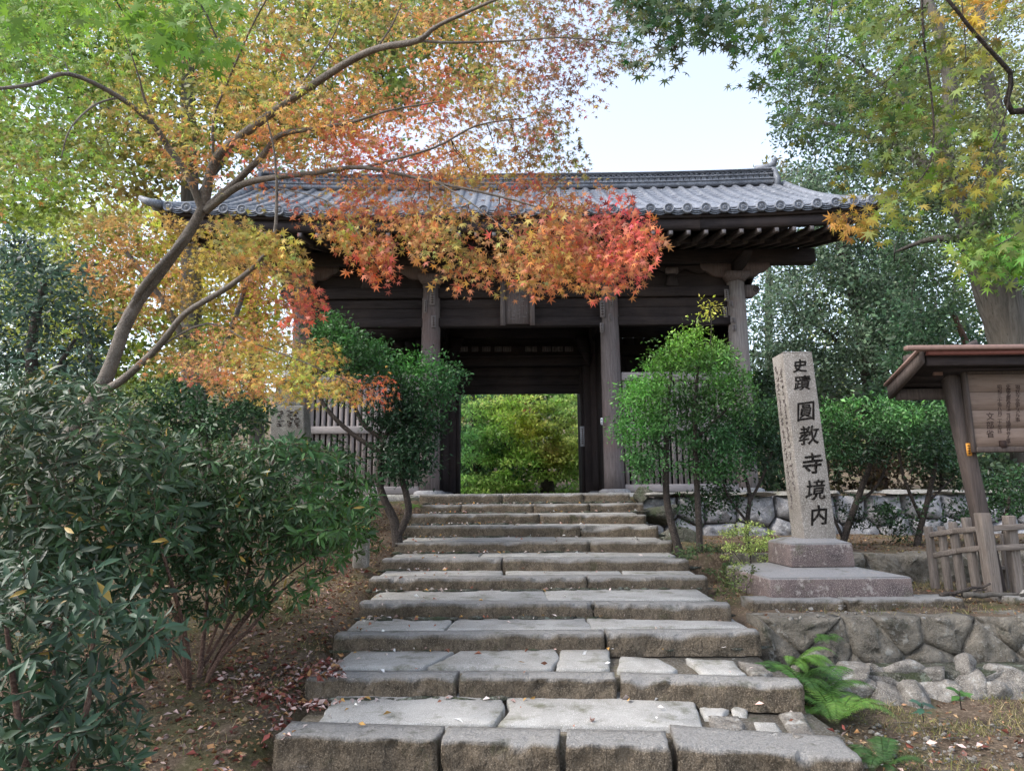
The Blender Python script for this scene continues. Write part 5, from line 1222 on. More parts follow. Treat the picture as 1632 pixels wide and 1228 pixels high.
# behind the gate
clump_tree('maple_tree', 'yellow green maple with a dark forked trunk framed by the gate opening', 'maple tree', gbase(872, 25),
           [([(874, 800, 25), (870, 760, 25), (862, 745, 25), (880, 720, 25)], [.28, .22, .12]), ([(872, 760, 25), (905, 740, 25), (915, 700, 25)], [.08, .05]), ([(872, 755, 25), (830, 735, 25), (800, 700, 25)], [.09, .05])],
           [([(750, 640), (930, 630), (930, 795), (720, 795), (740, 700)], 190, 23.5, 26.5), ([(800, 660), (880, 660), (870, 690), (810, 690)], 20, 23, 24), ([(840, 710), (925, 700), (925, 740), (850, 745)], 24, 23, 24)],
           DIA, .15, 95, .5, field([(830, 660, (165, 190, 85)), (900, 650, (145, 175, 92)), (840, 680, (215, 210, 95)), (880, 720, (205, 190, 105)), (910, 760, (140, 175, 95)), (850, 740, (125, 170, 85)), (800, 700, (140, 185, 100)), (740, 700, (110, 160, 98)), (900, 690, (185, 205, 110)), (860, 770, (145, 180, 92)), (830, 640, (170, 200, 100))]), 'leaf', 'barkd', seed=45, squash=.3, twig=.02)
clump_tree('evergreen_tree', 'dense dark green broadleaf tree at the left side of the gate opening', 'tree', gbase(745, 26),
           [([(760, 800, 26), (758, 700, 26), (750, 600, 26)], [.2, .14, .06])], [([(700, 600), (800, 620), (850, 780), (820, 800), (700, 800)], 130, 25, 28)], DIA, .13, 130, .6, (82, 120, 76), 'leafb', 'barkd', seed=46, twig=.02)
clump_tree('maple_tree', 'orange tinged maple crown high in the gate opening', 'maple tree', gbase(800, 29),
           [([(800, 800, 29), (806, 700, 29), (800, 640, 29), (798, 560, 29)], [.2, .14, .08])], [([(700, 560), (930, 560), (930, 660), (700, 650)], 110, 28, 31)], DIA, .2, 90, .7,
           field([(770, 640, (190, 130, 90)), (720, 640, (120, 130, 70)), (820, 660, (175, 100, 70)), (880, 640, (110, 150, 80)), (830, 620, (110, 140, 60))]), 'leafb', 'barkl', seed=47, squash=.4, twig=.02)
# left side background
LB = field([(60, 60, (95, 130, 55)), (60, 330, (120, 140, 60)), (200, 60, (110, 138, 58)), (300, 200, (120, 125, 60)), (600, 100, (110, 125, 60)), (150, 420, (178, 130, 85)), (250, 450, (180, 132, 85)), (340, 440, (165, 150, 75)), (200, 520, (165, 130, 80)), (400, 480, (178, 120, 80)), (330, 540, (135, 150, 70)), (60, 420, (110, 130, 70)), (430, 520, (180, 110, 75))])
clump_tree('maple_tree', 'pale orange maple standing farther back to the left of the gate', 'maple tree', gbase(330, 10.5),
           [([(330, 850, 10.5), (322, 650, 10.5), (300, 560, 10.5), (260, 480, 10.5), (200, 400, 10.5)], [.10, .08, .05, .03]), ([(322, 640, 10.5), (370, 520, 10.5), (400, 430, 10.5)], [.05, .03]), ([(150, 860, 10), (150, 600, 10), (120, 500, 10)], [.05, .03])],
           [([(40, 340), (320, 350), (420, 370), (425, 500), (400, 570), (270, 580), (160, 520), (60, 420)], 190, 9.5, 11.6)], MAP5, .085, 34, .30, LB, 'leaf', 'barkl', seed=48, squash=.35, twig=.012, updir=.8)
clump_tree('tall_tree', 'tall yellow green tree with a straight trunk behind the maple on the left', 'tree', gbase(300, 18),
           [([(310, 850, 18), (306, 600, 18), (303, 330, 18), (300, 150, 18), (300, -50, 18)], [.3, .26, .2, .12]), ([(303, 330, 18), (370, 240, 18), (450, 160, 18)], [.08, .04]), ([(303, 300, 18), (230, 220, 18), (140, 150, 18)], [.08, .04])],
           [([(-60, -60), (820, -60), (760, 150), (560, 200), (330, 280), (100, 340), (-60, 380)], 560, 15.5, 22)], DIA, .20, 75, .66, LB, 'leafb', 'barkl', seed=49, twig=.04, tipr=.01)
clump_tree('tall_tree', 'pale trunked tree far behind the left end of the roof', 'tree', gbase(420, 26),
           [([(410, 800, 26), (408, 600, 26), (400, 480, 26), (380, 300, 26)], [.28, .24, .15]), ([(300, 800, 25), (298, 600, 25), (285, 450, 25)], [.2, .14, .06])],
           [([(100, 330), (440, 330), (440, 560), (300, 640), (100, 620), (-60, 500)], 260, 24, 28)], DIA, .24, 85, .95, field([(150, 400, (150, 160, 80)), (350, 450, (190, 175, 60)), (300, 560, (130, 150, 70))]), 'leafb', 'barkl', seed=50, twig=.04, tipr=.015)
clump_tree('evergreen_tree', 'dark bluish camellia tree at the far left edge', 'tree', gbase(60, 8.6),
           [([(70, 900, 8.6), (60, 700, 8.6), (50, 560, 8.6), (70, 450, 8.6)], [.10, .08, .04]), ([(60, 640, 8.6), (120, 540, 8.6)], [.04, .02])],
           [([(-60, 390), (60, 375), (130, 430), (165, 540), (150, 680), (60, 700), (-60, 700)], 120, 8, 9.6)], OVAL, .085, 60, .34, (70, 92, 78), 'leafd', 'barkd', seed=51, twig=.012)
clump_tree('evergreen_shrub', 'dark rounded evergreen shrub under the lowest orange maple sprays', 'shrub', gbase(330, 8.6),
           [([(335, 880, 8.6), (335, 740, 8.6), (320, 660, 8.6)], [.05, .03]), ([(335, 740, 8.6), (380, 680, 8.6)], [.03, .02])],
           [([(245, 610), (400, 605), (425, 650), (410, 690), (300, 700), (250, 660)], 60, 8.1, 9.2)], OVAL, .07, 60, .24, (55, 85, 55), 'leafd', 'barkd', seed=52, twig=.01)
clump_tree('background_shrub', 'shaded green thicket low behind the bushes on the left', 'shrub', gbase(150, 12),
           [([(150, 860, 12), (150, 740, 12)], [.04, .02])], [([(-60, 600), (250, 600), (430, 640), (430, 800), (-60, 860)], 150, 11, 13)], OVAL, .10, 60, .42, (95, 115, 70), 'leafb', 'barkd', seed=53)
clump_tree('background_shrub', 'dark shaded thicket beyond the pale terrace wall on the right', 'shrub', gbase(1400, 16),
           [([(1300, 800, 16), (1300, 700, 16)], [.04, .02]), ([(1500, 800, 16), (1500, 700, 16)], [.04, .02])], [([(1195, 600), (1660, 600), (1660, 800), (1195, 800)], 190, 14.2, 19)], DIA, .14, 95, .55, field([(1250, 700, (62, 88, 58)), (1400, 740, (95, 75, 55)), (1350, 740, (80, 72, 50)), (1500, 640, (60, 85, 60)), (1600, 700, (85, 105, 75)), (1420, 640, (60, 80, 55))]), 'leafb', 'barkd', seed=54, squash=.6)
# far woods behind everything
r = np.random.RandomState(60); n = 110000
cx = r.uniform(-75, 75, 900); cy = r.uniform(38, 58, 900); hmax = np.where(np.abs(cx-8) < 14, 8, 27+6*np.sin(cx*.2))
cz = 3+r.rand(900)*hmax; ci = r.randint(0, 900, n); d = unit(r.randn(n, 3))
p = np.stack([cx, cy, cz], 1)[ci]+d*(2.6*r.rand(n)**.4)[:, None]
fo = leaves('distant_woods', None, M['leafb'], DIA, p, unit(d+r.randn(n, 3)*.6), unit(d+r.randn(n, 3)*.5), .36*(1+.25*r.randn(n)).clip(.5, 1.6), s2l(np.array([(92, 112, 70), (120, 128, 70), (78, 100, 72)])[ci % 3])*(1+.25*r.randn(n, 1)).clip(.4, 1.8))
props(fo, 'hazy green woods far behind the gate', 'woods', None, 'stuff')

# ================================================================ shrubs beside the stairs
SH1 = field([(540, 520, (70, 116, 56)), (560, 570, (54, 90, 48)), (660, 580, (74, 130, 56)), (700, 620, (50, 90, 48)), (640, 660, (36, 60, 40)), (650, 730, (44, 72, 48)), (620, 640, (38, 64, 42))])  # inner and lower leaves darker: shade inside the crown put into colour
b = P(632, 862, 9.6); b[2] = float(gz(b[0], b[1]))
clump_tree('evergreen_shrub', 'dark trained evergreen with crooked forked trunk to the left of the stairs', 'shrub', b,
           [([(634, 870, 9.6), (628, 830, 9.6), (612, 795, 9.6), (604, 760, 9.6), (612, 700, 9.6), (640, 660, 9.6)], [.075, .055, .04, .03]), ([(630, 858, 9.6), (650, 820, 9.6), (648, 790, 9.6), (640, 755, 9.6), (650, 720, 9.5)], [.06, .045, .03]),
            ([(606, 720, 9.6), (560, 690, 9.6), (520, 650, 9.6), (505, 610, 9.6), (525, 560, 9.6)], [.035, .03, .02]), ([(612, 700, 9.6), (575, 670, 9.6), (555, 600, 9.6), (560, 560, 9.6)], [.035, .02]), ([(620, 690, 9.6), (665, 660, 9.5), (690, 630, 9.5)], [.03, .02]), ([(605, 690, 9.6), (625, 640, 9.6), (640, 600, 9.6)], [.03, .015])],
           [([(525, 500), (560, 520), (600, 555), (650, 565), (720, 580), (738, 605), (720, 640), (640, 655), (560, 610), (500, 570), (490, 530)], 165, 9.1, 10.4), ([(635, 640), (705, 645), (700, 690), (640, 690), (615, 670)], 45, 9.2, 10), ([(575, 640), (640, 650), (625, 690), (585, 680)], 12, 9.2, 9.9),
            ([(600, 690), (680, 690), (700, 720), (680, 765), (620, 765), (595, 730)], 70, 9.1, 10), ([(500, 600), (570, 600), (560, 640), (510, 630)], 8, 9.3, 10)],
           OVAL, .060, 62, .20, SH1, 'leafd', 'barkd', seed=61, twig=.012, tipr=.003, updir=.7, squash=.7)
SH2 = field([(1100, 540, (105, 150, 55)), (1050, 570, (90, 132, 56)), (1130, 600, (80, 122, 56)), (1180, 600, (84, 126, 62)), (1100, 640, (50, 78, 42)), (1020, 610, (100, 155, 70)), (1050, 720, (70, 110, 65)), (1150, 700, (65, 105, 65)), (1120, 480, (200, 190, 80)), (1000, 680, (90, 150, 70))])  # top brighter, inside and below darker: crown shade put into the leaf colours
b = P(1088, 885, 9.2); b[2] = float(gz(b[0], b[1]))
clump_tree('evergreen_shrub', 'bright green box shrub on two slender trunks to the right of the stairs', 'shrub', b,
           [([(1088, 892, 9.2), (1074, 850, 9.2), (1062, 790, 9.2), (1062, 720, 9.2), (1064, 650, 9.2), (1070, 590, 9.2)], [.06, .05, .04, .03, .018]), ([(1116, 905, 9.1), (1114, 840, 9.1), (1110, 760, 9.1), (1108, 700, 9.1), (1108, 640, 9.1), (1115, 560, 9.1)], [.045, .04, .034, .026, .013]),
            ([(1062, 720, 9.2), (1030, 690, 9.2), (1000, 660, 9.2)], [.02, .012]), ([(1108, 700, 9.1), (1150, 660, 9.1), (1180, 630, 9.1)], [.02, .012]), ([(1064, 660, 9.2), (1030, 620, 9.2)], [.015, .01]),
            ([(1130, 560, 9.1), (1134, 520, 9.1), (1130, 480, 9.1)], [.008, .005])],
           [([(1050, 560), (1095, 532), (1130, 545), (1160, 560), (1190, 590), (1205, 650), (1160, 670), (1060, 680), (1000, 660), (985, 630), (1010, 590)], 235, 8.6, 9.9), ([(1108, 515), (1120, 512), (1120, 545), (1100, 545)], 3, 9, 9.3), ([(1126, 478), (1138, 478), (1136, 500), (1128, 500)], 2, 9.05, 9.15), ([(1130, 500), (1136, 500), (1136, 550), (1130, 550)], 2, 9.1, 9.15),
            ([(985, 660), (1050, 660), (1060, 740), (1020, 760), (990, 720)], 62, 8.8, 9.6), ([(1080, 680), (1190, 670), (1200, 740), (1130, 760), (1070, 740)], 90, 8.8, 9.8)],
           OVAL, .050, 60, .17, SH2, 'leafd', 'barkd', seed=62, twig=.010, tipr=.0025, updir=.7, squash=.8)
def bush_tree(seed, label, trunks, crown, colf, base, size=.06, cr=.22, nl=62, mat='leafd'):
    b = P(*base); b[2] = float(gz(b[0], b[1]))
    clump_tree('evergreen_shrub', label, 'shrub', b, trunks, crown, OVAL, size, nl, cr, colf, mat, 'barkd', 'evergreen shrubs round the monument', seed=seed, twig=.010, tipr=.003, updir=.8, squash=.6)
SHC = field([(1350, 650, (84, 132, 66)), (1450, 650, (86, 132, 70)), (1400, 720, (38, 60, 38)), (1230, 660, (62, 96, 54)), (1480, 710, (44, 70, 44)), (1230, 720, (42, 66, 42)), (1340, 700, (44, 74, 42)), (1330, 830, (36, 52, 36))])  # dark low entries put the shade within these shrubs into leaf colour
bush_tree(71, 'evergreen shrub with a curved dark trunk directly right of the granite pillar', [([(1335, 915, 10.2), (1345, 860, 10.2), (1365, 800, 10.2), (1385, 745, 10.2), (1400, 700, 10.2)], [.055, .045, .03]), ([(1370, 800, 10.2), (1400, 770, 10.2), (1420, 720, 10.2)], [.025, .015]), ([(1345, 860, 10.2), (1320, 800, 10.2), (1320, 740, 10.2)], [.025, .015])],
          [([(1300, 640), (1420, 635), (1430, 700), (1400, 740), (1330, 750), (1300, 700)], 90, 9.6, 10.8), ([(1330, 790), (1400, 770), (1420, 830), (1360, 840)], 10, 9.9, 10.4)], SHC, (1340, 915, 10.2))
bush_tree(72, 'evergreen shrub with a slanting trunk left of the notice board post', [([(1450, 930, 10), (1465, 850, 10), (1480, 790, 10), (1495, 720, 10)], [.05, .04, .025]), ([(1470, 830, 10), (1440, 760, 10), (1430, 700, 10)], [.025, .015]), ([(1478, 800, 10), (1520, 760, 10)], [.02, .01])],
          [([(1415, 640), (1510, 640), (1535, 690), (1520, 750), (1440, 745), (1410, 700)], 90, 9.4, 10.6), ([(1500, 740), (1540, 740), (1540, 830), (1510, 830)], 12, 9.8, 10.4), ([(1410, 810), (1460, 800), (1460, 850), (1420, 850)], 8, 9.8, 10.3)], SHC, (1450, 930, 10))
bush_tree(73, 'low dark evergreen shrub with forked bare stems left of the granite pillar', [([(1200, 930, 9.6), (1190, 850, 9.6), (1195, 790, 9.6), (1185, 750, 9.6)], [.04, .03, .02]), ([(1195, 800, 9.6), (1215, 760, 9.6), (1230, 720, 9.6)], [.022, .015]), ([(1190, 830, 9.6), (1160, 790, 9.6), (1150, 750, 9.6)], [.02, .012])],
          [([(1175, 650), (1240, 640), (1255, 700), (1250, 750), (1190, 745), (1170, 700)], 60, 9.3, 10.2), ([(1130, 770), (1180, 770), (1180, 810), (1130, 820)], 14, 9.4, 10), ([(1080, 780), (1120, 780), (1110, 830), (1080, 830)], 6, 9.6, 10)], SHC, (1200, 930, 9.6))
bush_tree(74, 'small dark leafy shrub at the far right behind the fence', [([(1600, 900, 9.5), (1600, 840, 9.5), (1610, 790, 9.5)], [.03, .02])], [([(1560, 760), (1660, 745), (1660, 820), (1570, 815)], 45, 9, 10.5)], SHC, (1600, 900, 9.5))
b = P(1190, 925, 8.4); b[2] = float(gz(b[0], b[1]))
clump_tree('young_maple', 'small feathery yellow green seedling in front of the low dark shrub', 'shrub', b, [([(1198, 925, 8.4), (1196, 890, 8.4), (1190, 860, 8.4)], [.012, .008]), ([(1198, 915, 8.4), (1170, 880, 8.4)], [.008, .004])],
           [([(1150, 845), (1190, 832), (1230, 845), (1235, 875), (1195, 890), (1155, 870)], 34, 8.1, 8.7), ([(1150, 880), (1240, 880), (1230, 915), (1170, 915)], 14, 8.1, 8.7)], OVAL, .032, 60, .10, (150, 165, 95), 'leafb', 'barkd', seed=75, squash=.35, updir=.9, twig=.006)
clump_tree('ground_shrub', 'low shadowy fern like undergrowth at the foot of the two slender trunks', 'shrub', P(1120, 920, 8.8)*np.array([1, 1, 0])+np.array([0, 0, .7]), [([(1130, 930, 8.8), (1130, 900, 8.8)], [.008, .004])],
           [([(1085, 880), (1150, 860), (1200, 900), (1190, 935), (1130, 930), (1100, 910)], 40, 8.4, 9.4)], OVAL, .04, 50, .12, (75, 95, 60), 'leafb', 'barkd', seed=76, squash=.5)

# ================================================================ evergreen bushes, lower left (whorled long leaves)
def whorl_bush(label, base, stems, groups, size, seed, colf, single, nl=8, r0=.012):
    r = np.random.RandomState(seed); b = np.array(base); t = thing('evergreen_bush', label, 'bush', b, 'dark glossy bushes left of the stairs')
    mb = MB(); LS = [limb(mb, st, rd, 7, .1) for st, rd in stems]; mb.build('stems', M['barkr'], t, True)
    c = np.vstack([sample(pl, n, ya, yb, r) for pl, n, ya, yb in groups]); mb = MB(); dirs = grow(mb, LS, c, r0, r, 4, .02, .0025); mb.build('twigs', M['barkr'], t, kind='stuff')
    cen = c.mean(0); out = unit(unit(c-cen)*.7+np.array([0, -.25, .35])+r.randn(len(c), 3)*.25+unit(dirs)*.5)
    n = len(c)*nl; o = np.repeat(out, nl, 0); ref = unit(np.cross(o, np.array([.3, .2, 1.]))); q = np.cross(o, ref)
    th = np.tile(np.arange(nl)*2*pi/nl, len(c))+np.repeat(r.rand(len(c))*6, nl)+r.randn(n)*.25; el = -.1+1.1*r.rand(n)
    rad = ref*np.cos(th)[:, None]+q*np.sin(th)[:, None]; ax = unit(rad*np.cos(el)[:, None]+o*np.sin(el)[:, None]+np.array([0, 0, -.15])+.22*r.randn(n, 3)); nr = unit(o-ax*(o*ax).sum(1)[:, None]+.35*r.randn(n, 3))
    p = np.repeat(c, nl, 0)+ax*.008-o*(r.rand(n)*.09)[:, None]
    col = (s2l(colf(p)) if callable(colf) else s2l(colf))*(1+.2*np.repeat(r.randn(len(c), 1), nl, 0)).clip(.5, 1.7)*(1+.18*r.randn(n, 1)).clip(.5, 1.8)*(1+.05*r.randn(n, 3))
    dead = r.rand(n) < .012; col[dead] = s2l((150, 125, 60))*(1+.2*r.randn(dead.sum(), 1)); p[:, 2] -= 0
    leaves('foliage', t, M['leafd'], LANCE, p, ax, nr, size*(1+.28*r.randn(n)).clip(.4, 1.6), col.clip(.004, .6), single); return t
BC = field([(a, b, (c[0]*.80, c[1]*.82, c[2]*.72)) for a, b, c in [(60, 700, (72, 90, 72)), (250, 700, (68, 92, 66)), (400, 800, (64, 90, 58)), (550, 800, (66, 104, 55)), (540, 700, (60, 95, 55)), (590, 880, (76, 112, 55)), (100, 1000, (60, 80, 66)), (100, 1200, (60, 82, 64)), (450, 700, (66, 102, 66)), (300, 900, (58, 88, 60))]])
g0 = PZ(305, 1130, .12)
whorl_bush('dark glossy bush fanning out from one cluster of stems beside the middle steps', g0,
           [([(305, 1140, g0[1]), (296, 1080, g0[1]), (290, 1020, g0[1]), (270, 960, g0[1]), (225, 900, g0[1]), (190, 840, 5.4)], [.028, .022, .018, .012, .007]),
            ([(308, 1140, g0[1]), (318, 1080, g0[1]+.05), (325, 1010, 5.8), (330, 940, 5.9), (320, 860, 5.9), (310, 780, 5.9)], [.026, .020, .016, .012, .007]),
            ([(312, 1135, g0[1]), (335, 1075, 5.7), (372, 1010, 5.9), (420, 950, 6.1), (460, 890, 6.2), (480, 820, 6.2)], [.024, .018, .015, .010, .006]),
            ([(312, 1130, g0[1]), (345, 1055, 5.6), (400, 1000, 5.7), (450, 940, 5.8), (520, 900, 6.0), (560, 850, 6.1)], [.020, .015, .012, .008, .005]),
            ([(300, 1130, g0[1]), (300, 1040, 5.3), (280, 950, 5.1), (260, 880, 5.0), (250, 800, 5.0)], [.022, .016, .012, .006]),
            ([(325, 1060, 5.7), (380, 960, 6.1), (400, 880, 6.3), (400, 780, 6.3)], [.014, .010, .006]),
            ([(310, 1120, 5.55), (360, 1020, 5.9), (440, 930, 6.3), (540, 860, 6.5)], [.014, .010, .005]), ([(300, 1090, 5.5), (250, 990, 5.4), (215, 930, 5.4), (150, 880, 5.4)], [.014, .009, .005]), ([(330, 1040, 5.6), (360, 950, 5.5), (370, 850, 5.5), (360, 760, 5.5)], [.012, .008, .004]), ([(360, 990, 5.8), (430, 900, 6.0), (430, 820, 6.0), (450, 740, 6.0)], [.012, .008, .004]), ([(290, 1020, 5.5), (300, 930, 5.8), (280, 850, 6.0)], [.010, .006])],
           [([(215, 660), (330, 700), (430, 705), (500, 685), (555, 735), (600, 790), (600, 850), (540, 870), (480, 890), (400, 890), (330, 930), (250, 910), (200, 850)], 1250, 5.0, 6.9), ([(540, 690), (600, 740), (610, 880), (560, 900), (520, 800)], 90, 5.9, 6.8), ([(230, 880), (560, 880), (480, 960), (380, 1000), (270, 980)], 130, 4.9, 6.3)], .082, 81, BC, 300)
whorl_bush('broad dark glossy bush spreading behind the nearest one at the left edge', P(90, 1000, 5.2)*np.array([1, 1, 0])+np.array([0, 0, .25]),
           [([(90, 1080, 5.2), (80, 960, 5.0), (60, 860, 4.8), (40, 760, 4.8)], [.025, .018, .010]), ([(95, 1080, 5.2), (130, 950, 5.1), (180, 850, 5.0), (200, 760, 5.0)], [.025, .016, .008]), ([(92, 1080, 5.2), (110, 950, 5.5), (110, 820, 5.7), (130, 700, 5.8)], [.022, .015, .007])],
           [([(-60, 610), (60, 590), (160, 610), (240, 660), (300, 720), (300, 860), (200, 900), (100, 900), (-60, 900)], 860, 4.2, 6.2), ([(-60, 860), (260, 870), (270, 960), (150, 1000), (-60, 1000)], 230, 4.2, 5.2)], .088, 82, BC, 300)
whorl_bush('nearest bush with the largest dark blue green leaves at the lower left corner', P(60, 1400, 3.0)*np.array([1, 1, 0])+np.array([0, 0, -.1]),
           [([(60, 1500, 3.0), (50, 1300, 2.95), (30, 1150, 2.9), (10, 1000, 2.9)], [.02, .015, .008]), ([(65, 1500, 3.0), (100, 1280, 3.0), (140, 1120, 3.0), (150, 980, 3.1)], [.02, .014, .007]), ([(62, 1500, 3.0), (80, 1300, 3.2), (90, 1150, 3.3), (80, 1000, 3.4)], [.018, .013, .006])],
           [([(-60, 900), (60, 870), (150, 900), (200, 960), (290, 1010), (270, 1060), (200, 1070), (230, 1150), (215, 1240), (-60, 1260)], 350, 2.7, 3.8), ([(200, 950), (300, 1000), (290, 1030), (220, 1010)], 14, 2.9, 3.2)], .078, 83, (50, 70, 50), 300, 7, .009)

# ================================================================ ferns, weeds, grass, litter
FR = np.random.RandomState(90)
def fern(label, base, fronds, col, L=.5):
    t = thing('fern', label, 'fern', base, 'ferns beside the steps')
    for az, ln, lift_ in fronds:
        d = np.array([cos(az), sin(az), 0]); n = 40; T = []; A = []; N = []; S = []
        pts = [np.array(base)+d*ln*u*(.9-.15*u)+np.array([0, 0, ln*(lift_*u-.75*u*u*lift_-.12*u*u)]) for u in np.linspace(0, 1, n)]
        sd = np.cross(d, (0, 0, 1)); mb = None
        for i in range(3, n):
            u = i/(n-1); tang = unit(pts[i]-pts[i-1])
            for s in (-1, 1): T.append(pts[i]); A.append(unit(sd*s+tang*.45+np.array([0, 0, -.15]))); N.append(unit(np.cross(sd, tang)+FR.randn(3)*.1)); S.append(ln*.17*sin(pi*min(1, .12+u*.88))**.8*(1-.2*u)+.006)
        PT = (np.array([(0, 0, 0), (-.055, .12, .01), (.055, .12, .01), (-.045, .5, 0), (.045, .5, 0), (0, 1, -.08)], float), np.array([(0, 2, 1), (1, 2, 4), (1, 4, 3), (3, 4, 5)]))
        c = tint(col, FR, len(T), .12); leaves('frond', t, M['leafb'], PT, np.array(T), np.array(A), np.array(N), np.array(S), c, kind=None)
    return t
def fcol(k): return [(92, 128, 58), (74, 108, 52), (62, 92, 48)][k % 3]
for k, (px, py, z, L, lab, nf) in enumerate([(1262, 1062, .32, .42, 'bright green fern growing from the crack above the second step', 9), (1300, 1125, .14, .62, 'largest fern hanging down beside the end of the second step', 13), (1272, 1090, .24, .5, 'fern tucked between the kerb end and the rubble stones', 11),
                                             (1335, 1150, .10, .50, 'fern arching over the bare ground right of the steps', 9), (1310, 1020, .45, .30, 'small pale fern rooted in the retaining wall', 6), (1410, 1222, .05, .34, 'fern at the bottom edge right of the lowest step', 9), (655, 812, 1.45, .32, 'fern between the trained shrub and the upper steps', 7)]):
    b = PZ(px, py, z) if z < 1 else P(px, py, 10.6)
    fern(lab, b, [(FR.rand()*6.28 if k not in (0, 4) else -2.4+FR.rand()*2.4, L*(.7+.5*FR.rand()), .5+.7*FR.rand()) for _ in range(int(nf*1.6))], fcol(k), L)
def weed(label, base, n, sz, col):
    t = thing('broadleaf_weed', label, 'weed', base, 'weeds by the rubble stones'); mb = MB(); top = np.array(base)+np.array([0, 0, .12]); mb.tube([base, top], [.004, .003], 5); mb.build('stem', M['barkd'], t)
    az = np.arange(n)*2*pi/n+.4; ax = unit(np.stack([np.cos(az), np.sin(az), -.15+.5*(np.arange(n) % 2)], 1)); T2 = (LANCE[0]*np.array([2.2, 1, 1]), LANCE[1])
    leaves('foliage', t, M['leafd'], T2, np.repeat([top], n, 0)-np.array([0, 0, 1])*(.03*(np.arange(n) % 3))[:, None], ax, np.tile([0, -.3, 1.], (n, 1)), sz, tint(col, FR, n), single=n-1)
weed('bluish broad leaved weed in front of the rubble stones', PZ(1472, 1150, .12), 7, .09, (58, 88, 74))
weed('bright green broad leaved weed growing between the rubble stones', PZ(1532, 1130, .16), 8, .09, (70, 106, 56))
# leaf litter
r = np.random.RandomState(95)
def tread_z(x, y):
    z = gz(x, y); inside = (x > XL) & (x < XRT) & (y > 4.5) & (y < 13)
    idx = np.clip(np.searchsorted(SY, y)-1, 0, 10); return np.where(inside, np.array(SZ)[idx]+.004, z+.012)
def litter(name, label, pts, size, cols, kindT=OVAL):
    n = len(pts); az = r.rand(n)*6.28; ax = np.stack([np.cos(az), np.sin(az), .3*r.randn(n)], 1); nr = unit(np.array([0, 0, 1.])+.55*r.randn(n, 3))
    c = s2l(np.array(cols)[r.randint(len(cols), size=n)])*(1+.25*r.randn(n, 1)).clip(.4, 1.8)
    T2 = (kindT[0]*np.array([1.2, 1, 2.6]), kindT[1])
    o = leaves(name, None, M['litter'], T2, pts, ax, nr, size*(1+.3*r.randn(n)).clip(.4, 1.8), c.clip(.01, .75)); return props(o, label, 'fallen leaves', None, 'stuff')
pt = []
for poly, n in (([(250, 1228), (440, 1160), (430, 1228)], 60), ([(380, 1000), (560, 1000), (540, 1110), (440, 1165), (330, 1120)], 520), ([(450, 1085), (550, 1085), (530, 1150), (440, 1160)], 260), ([(180, 1228), (200, 1100), (400, 1040), (480, 1228)], 240),
                ([(480, 960), (590, 900), (600, 960), (560, 1000), (470, 1020)], 260), ([(1300, 1228), (1340, 1150), (1632, 1140), (1632, 1228)], 70)):
    for p in sample(poly, n, 5, 5, r):
        px, py, _ = proj(p[None]); q = PZ(px[0], py[0], .15 if py[0] > 1100 else .35); pt.append((q[0], q[1]))
pt = np.array(pt); x, y = pt[:, 0], pt[:, 1]; pts = np.stack([x, y, np.where((x < XL) | (x > XRT), gz(x, y)+.015, tread_z(x, y)+.008)], 1)
litter('fallen_leaves', 'dry pinkish brown fallen leaves scattered over the earth beside the lower steps', pts, .050, [(190, 165, 160), (150, 110, 100), (120, 70, 60), (172, 150, 142), (110, 60, 55), (150, 115, 80)])
# on the treads, mostly against the risers and at the left end
m_ = 520; i = r.randint(0, 10, m_); x = np.where(r.rand(m_) < .5, XL+.1+np.abs(r.randn(m_))*.45, r.uniform(XL+.1, XRT-.1, m_)); x = x.clip(XL+.05, XRT-.1)
y0 = np.array(SY)[i]+.03; y1 = np.array(SY)[i+1]-.04; f = np.where(r.rand(m_) < .55, 1-r.rand(m_)*.12, r.rand(m_)); y = y0+(y1-y0)*f
litter('leaves_on_steps', 'small pale dry leaves lying along the stone treads', np.stack([x, y, np.array(SZ)[i]+.012+.03*f*(i < 9)], 1), .045, [(205, 190, 185), (180, 150, 140), (150, 100, 80), (215, 205, 200), (190, 150, 90)])
m_ = 15000; x = np.concatenate([-1.6-np.abs(r.randn(9000))*1.5, r.uniform(2.2, 8, 6000)]); y = r.uniform(4, 12.5, m_)
litter('leaf_litter', 'thin brown leaf litter covering the ground on both sides', np.stack([x, y, gz(x, y)+.012], 1), .032, [(140, 110, 85), (110, 80, 60), (160, 135, 105), (95, 65, 50), (120, 110, 70)])
q = PZ(388, 1106, .14); leaves('yellow_leaf', None, M['litter'], (OVAL[0]*np.array([1.7, 1, 3]), OVAL[1]), np.array([q+np.array([-.03, 0, .03])]), np.array([[1, .3, .1]]), np.array([[0, -.6, 1.]]), np.array([.11]), s2l(np.array([(225, 180, 40)])), kind=None)
yo = bpy.data.objects.get('yellow_leaf'); props(yo, 'single bright yellow fallen leaf on the bare earth', 'leaf')
q = PZ(545, 1228-10, .1)
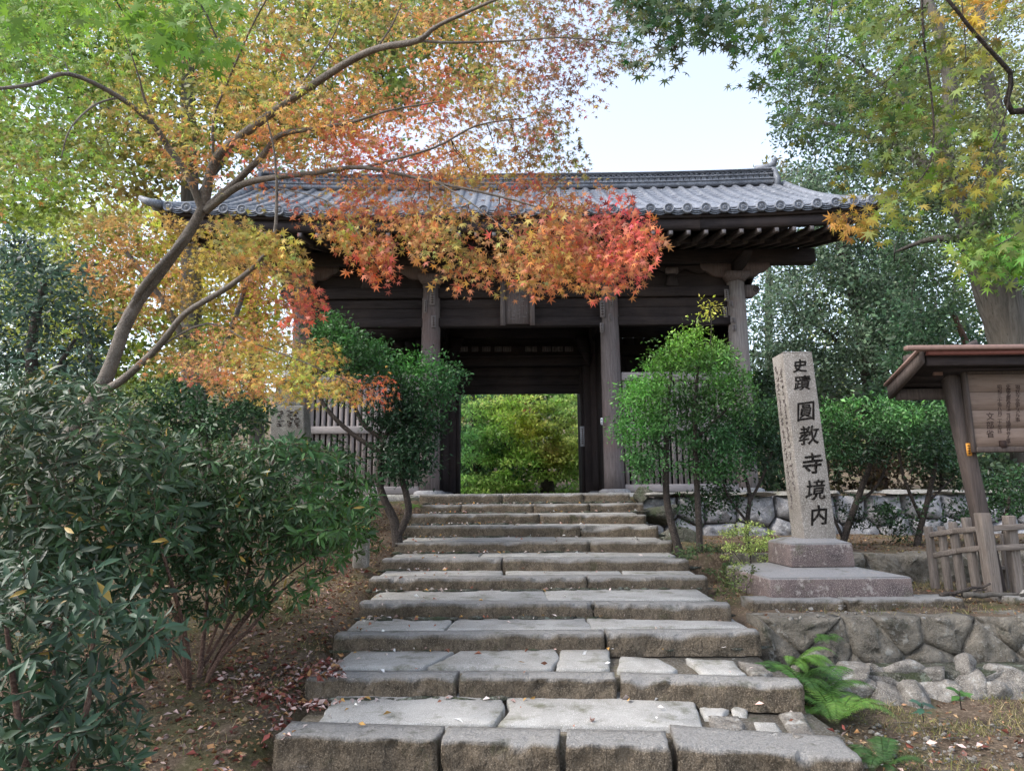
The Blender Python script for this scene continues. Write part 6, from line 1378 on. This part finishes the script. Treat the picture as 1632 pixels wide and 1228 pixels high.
# grass and moss blades
m_ = 26000; x = np.concatenate([r.uniform(2.25, 6.5, 15000), r.uniform(-4.5, -1.6, 6000), r.uniform(2.3, 7.5, 5000)]); y = np.concatenate([r.uniform(4.4, 5.9, 15000), r.uniform(4.6, 9.5, 6000), r.uniform(6.55, 8.6, 5000)])
keep = np.array([mn.noise(Vector((a*1.4, b*1.4, 3))) > -.05 for a, b in zip(x, y)]); x, y = x[keep], y[keep]; n = len(x)
ax = unit(np.stack([r.randn(n)*.6, r.randn(n)*.6, np.ones(n)], 1)); BL = (np.array([(-.04, 0, 0), (.04, 0, 0), (0, 1, .1)], float), np.array([(0, 1, 2)]))
o = leaves('ground_grass', None, M['leafb'], BL, np.stack([x, y, gz(x, y)], 1), ax, r.randn(n, 3), .045*(1+.4*r.randn(n)).clip(.3, 2), s2l(np.array([(110, 115, 60), (150, 140, 95), (95, 105, 55), (165, 150, 115)])[r.randint(4, size=n)]))
props(o, 'short sparse grass and moss on the bare ground', 'grass', None, 'stuff')
# twigs on the ground
mb = MB()
for k in range(160):
    px, py = (r.uniform(180, 560), r.uniform(980, 1228)) if k % 2 else (r.uniform(1300, 1632), r.uniform(1140, 1228)); q = PZ(px, py, .15 if k % 2 else .07); q[2] = float(gz(q[0], q[1]))+.012
    a_ = r.rand()*6.28; L = .05+.18*r.rand()**2; d_ = np.array([cos(a_), sin(a_), 0]); mb.tube([q, q+d_*L*.5+np.array([0, 0, .01]), q+d_*L+r.randn(3)*.01], [.0035, .003, .0015], 4)
o = mb.build('fallen_twigs', M['barkl'], None, kind='stuff'); props(o, 'thin dry twigs scattered on the bare earth', 'twigs')
clump_tree('ground_shrub', 'sparse low weeds at the left corner of the monument plinth', 'shrub', P(1190, 950, 7.6)*np.array([1, 1, 0])+np.array([0, 0, .62]), [([(1190, 955, 7.6), (1190, 935, 7.6)], [.005, .003])],
           [([(1160, 900), (1200, 905), (1215, 940), (1200, 958), (1150, 955)], 26, 7.2, 8.2)], OVAL, .035, 40, .10, (88, 100, 58), 'leafb', 'barkd', seed=77, squash=.6)
# pebbles
mb = MB()
for k in range(260):
    if k % 3: px, py = r.uniform(1330, 1632), r.uniform(1150, 1225); q = PZ(px, py, .06)
    else: px, py = r.uniform(1215, 1500), r.uniform(955, 990); q = PZ(px, py, .66)
    s = .012+.03*r.rand()**3; V, F = rock_arr(q+np.array([0, 0, s*.2]), (s, s, s*.7), k, 1, .1, 4); mb.add(V, F)
o = mb.build('gravel', M['rock'], None, kind='stuff'); props(o, 'small pebbles and chips on the bare ground at the right', 'gravel')
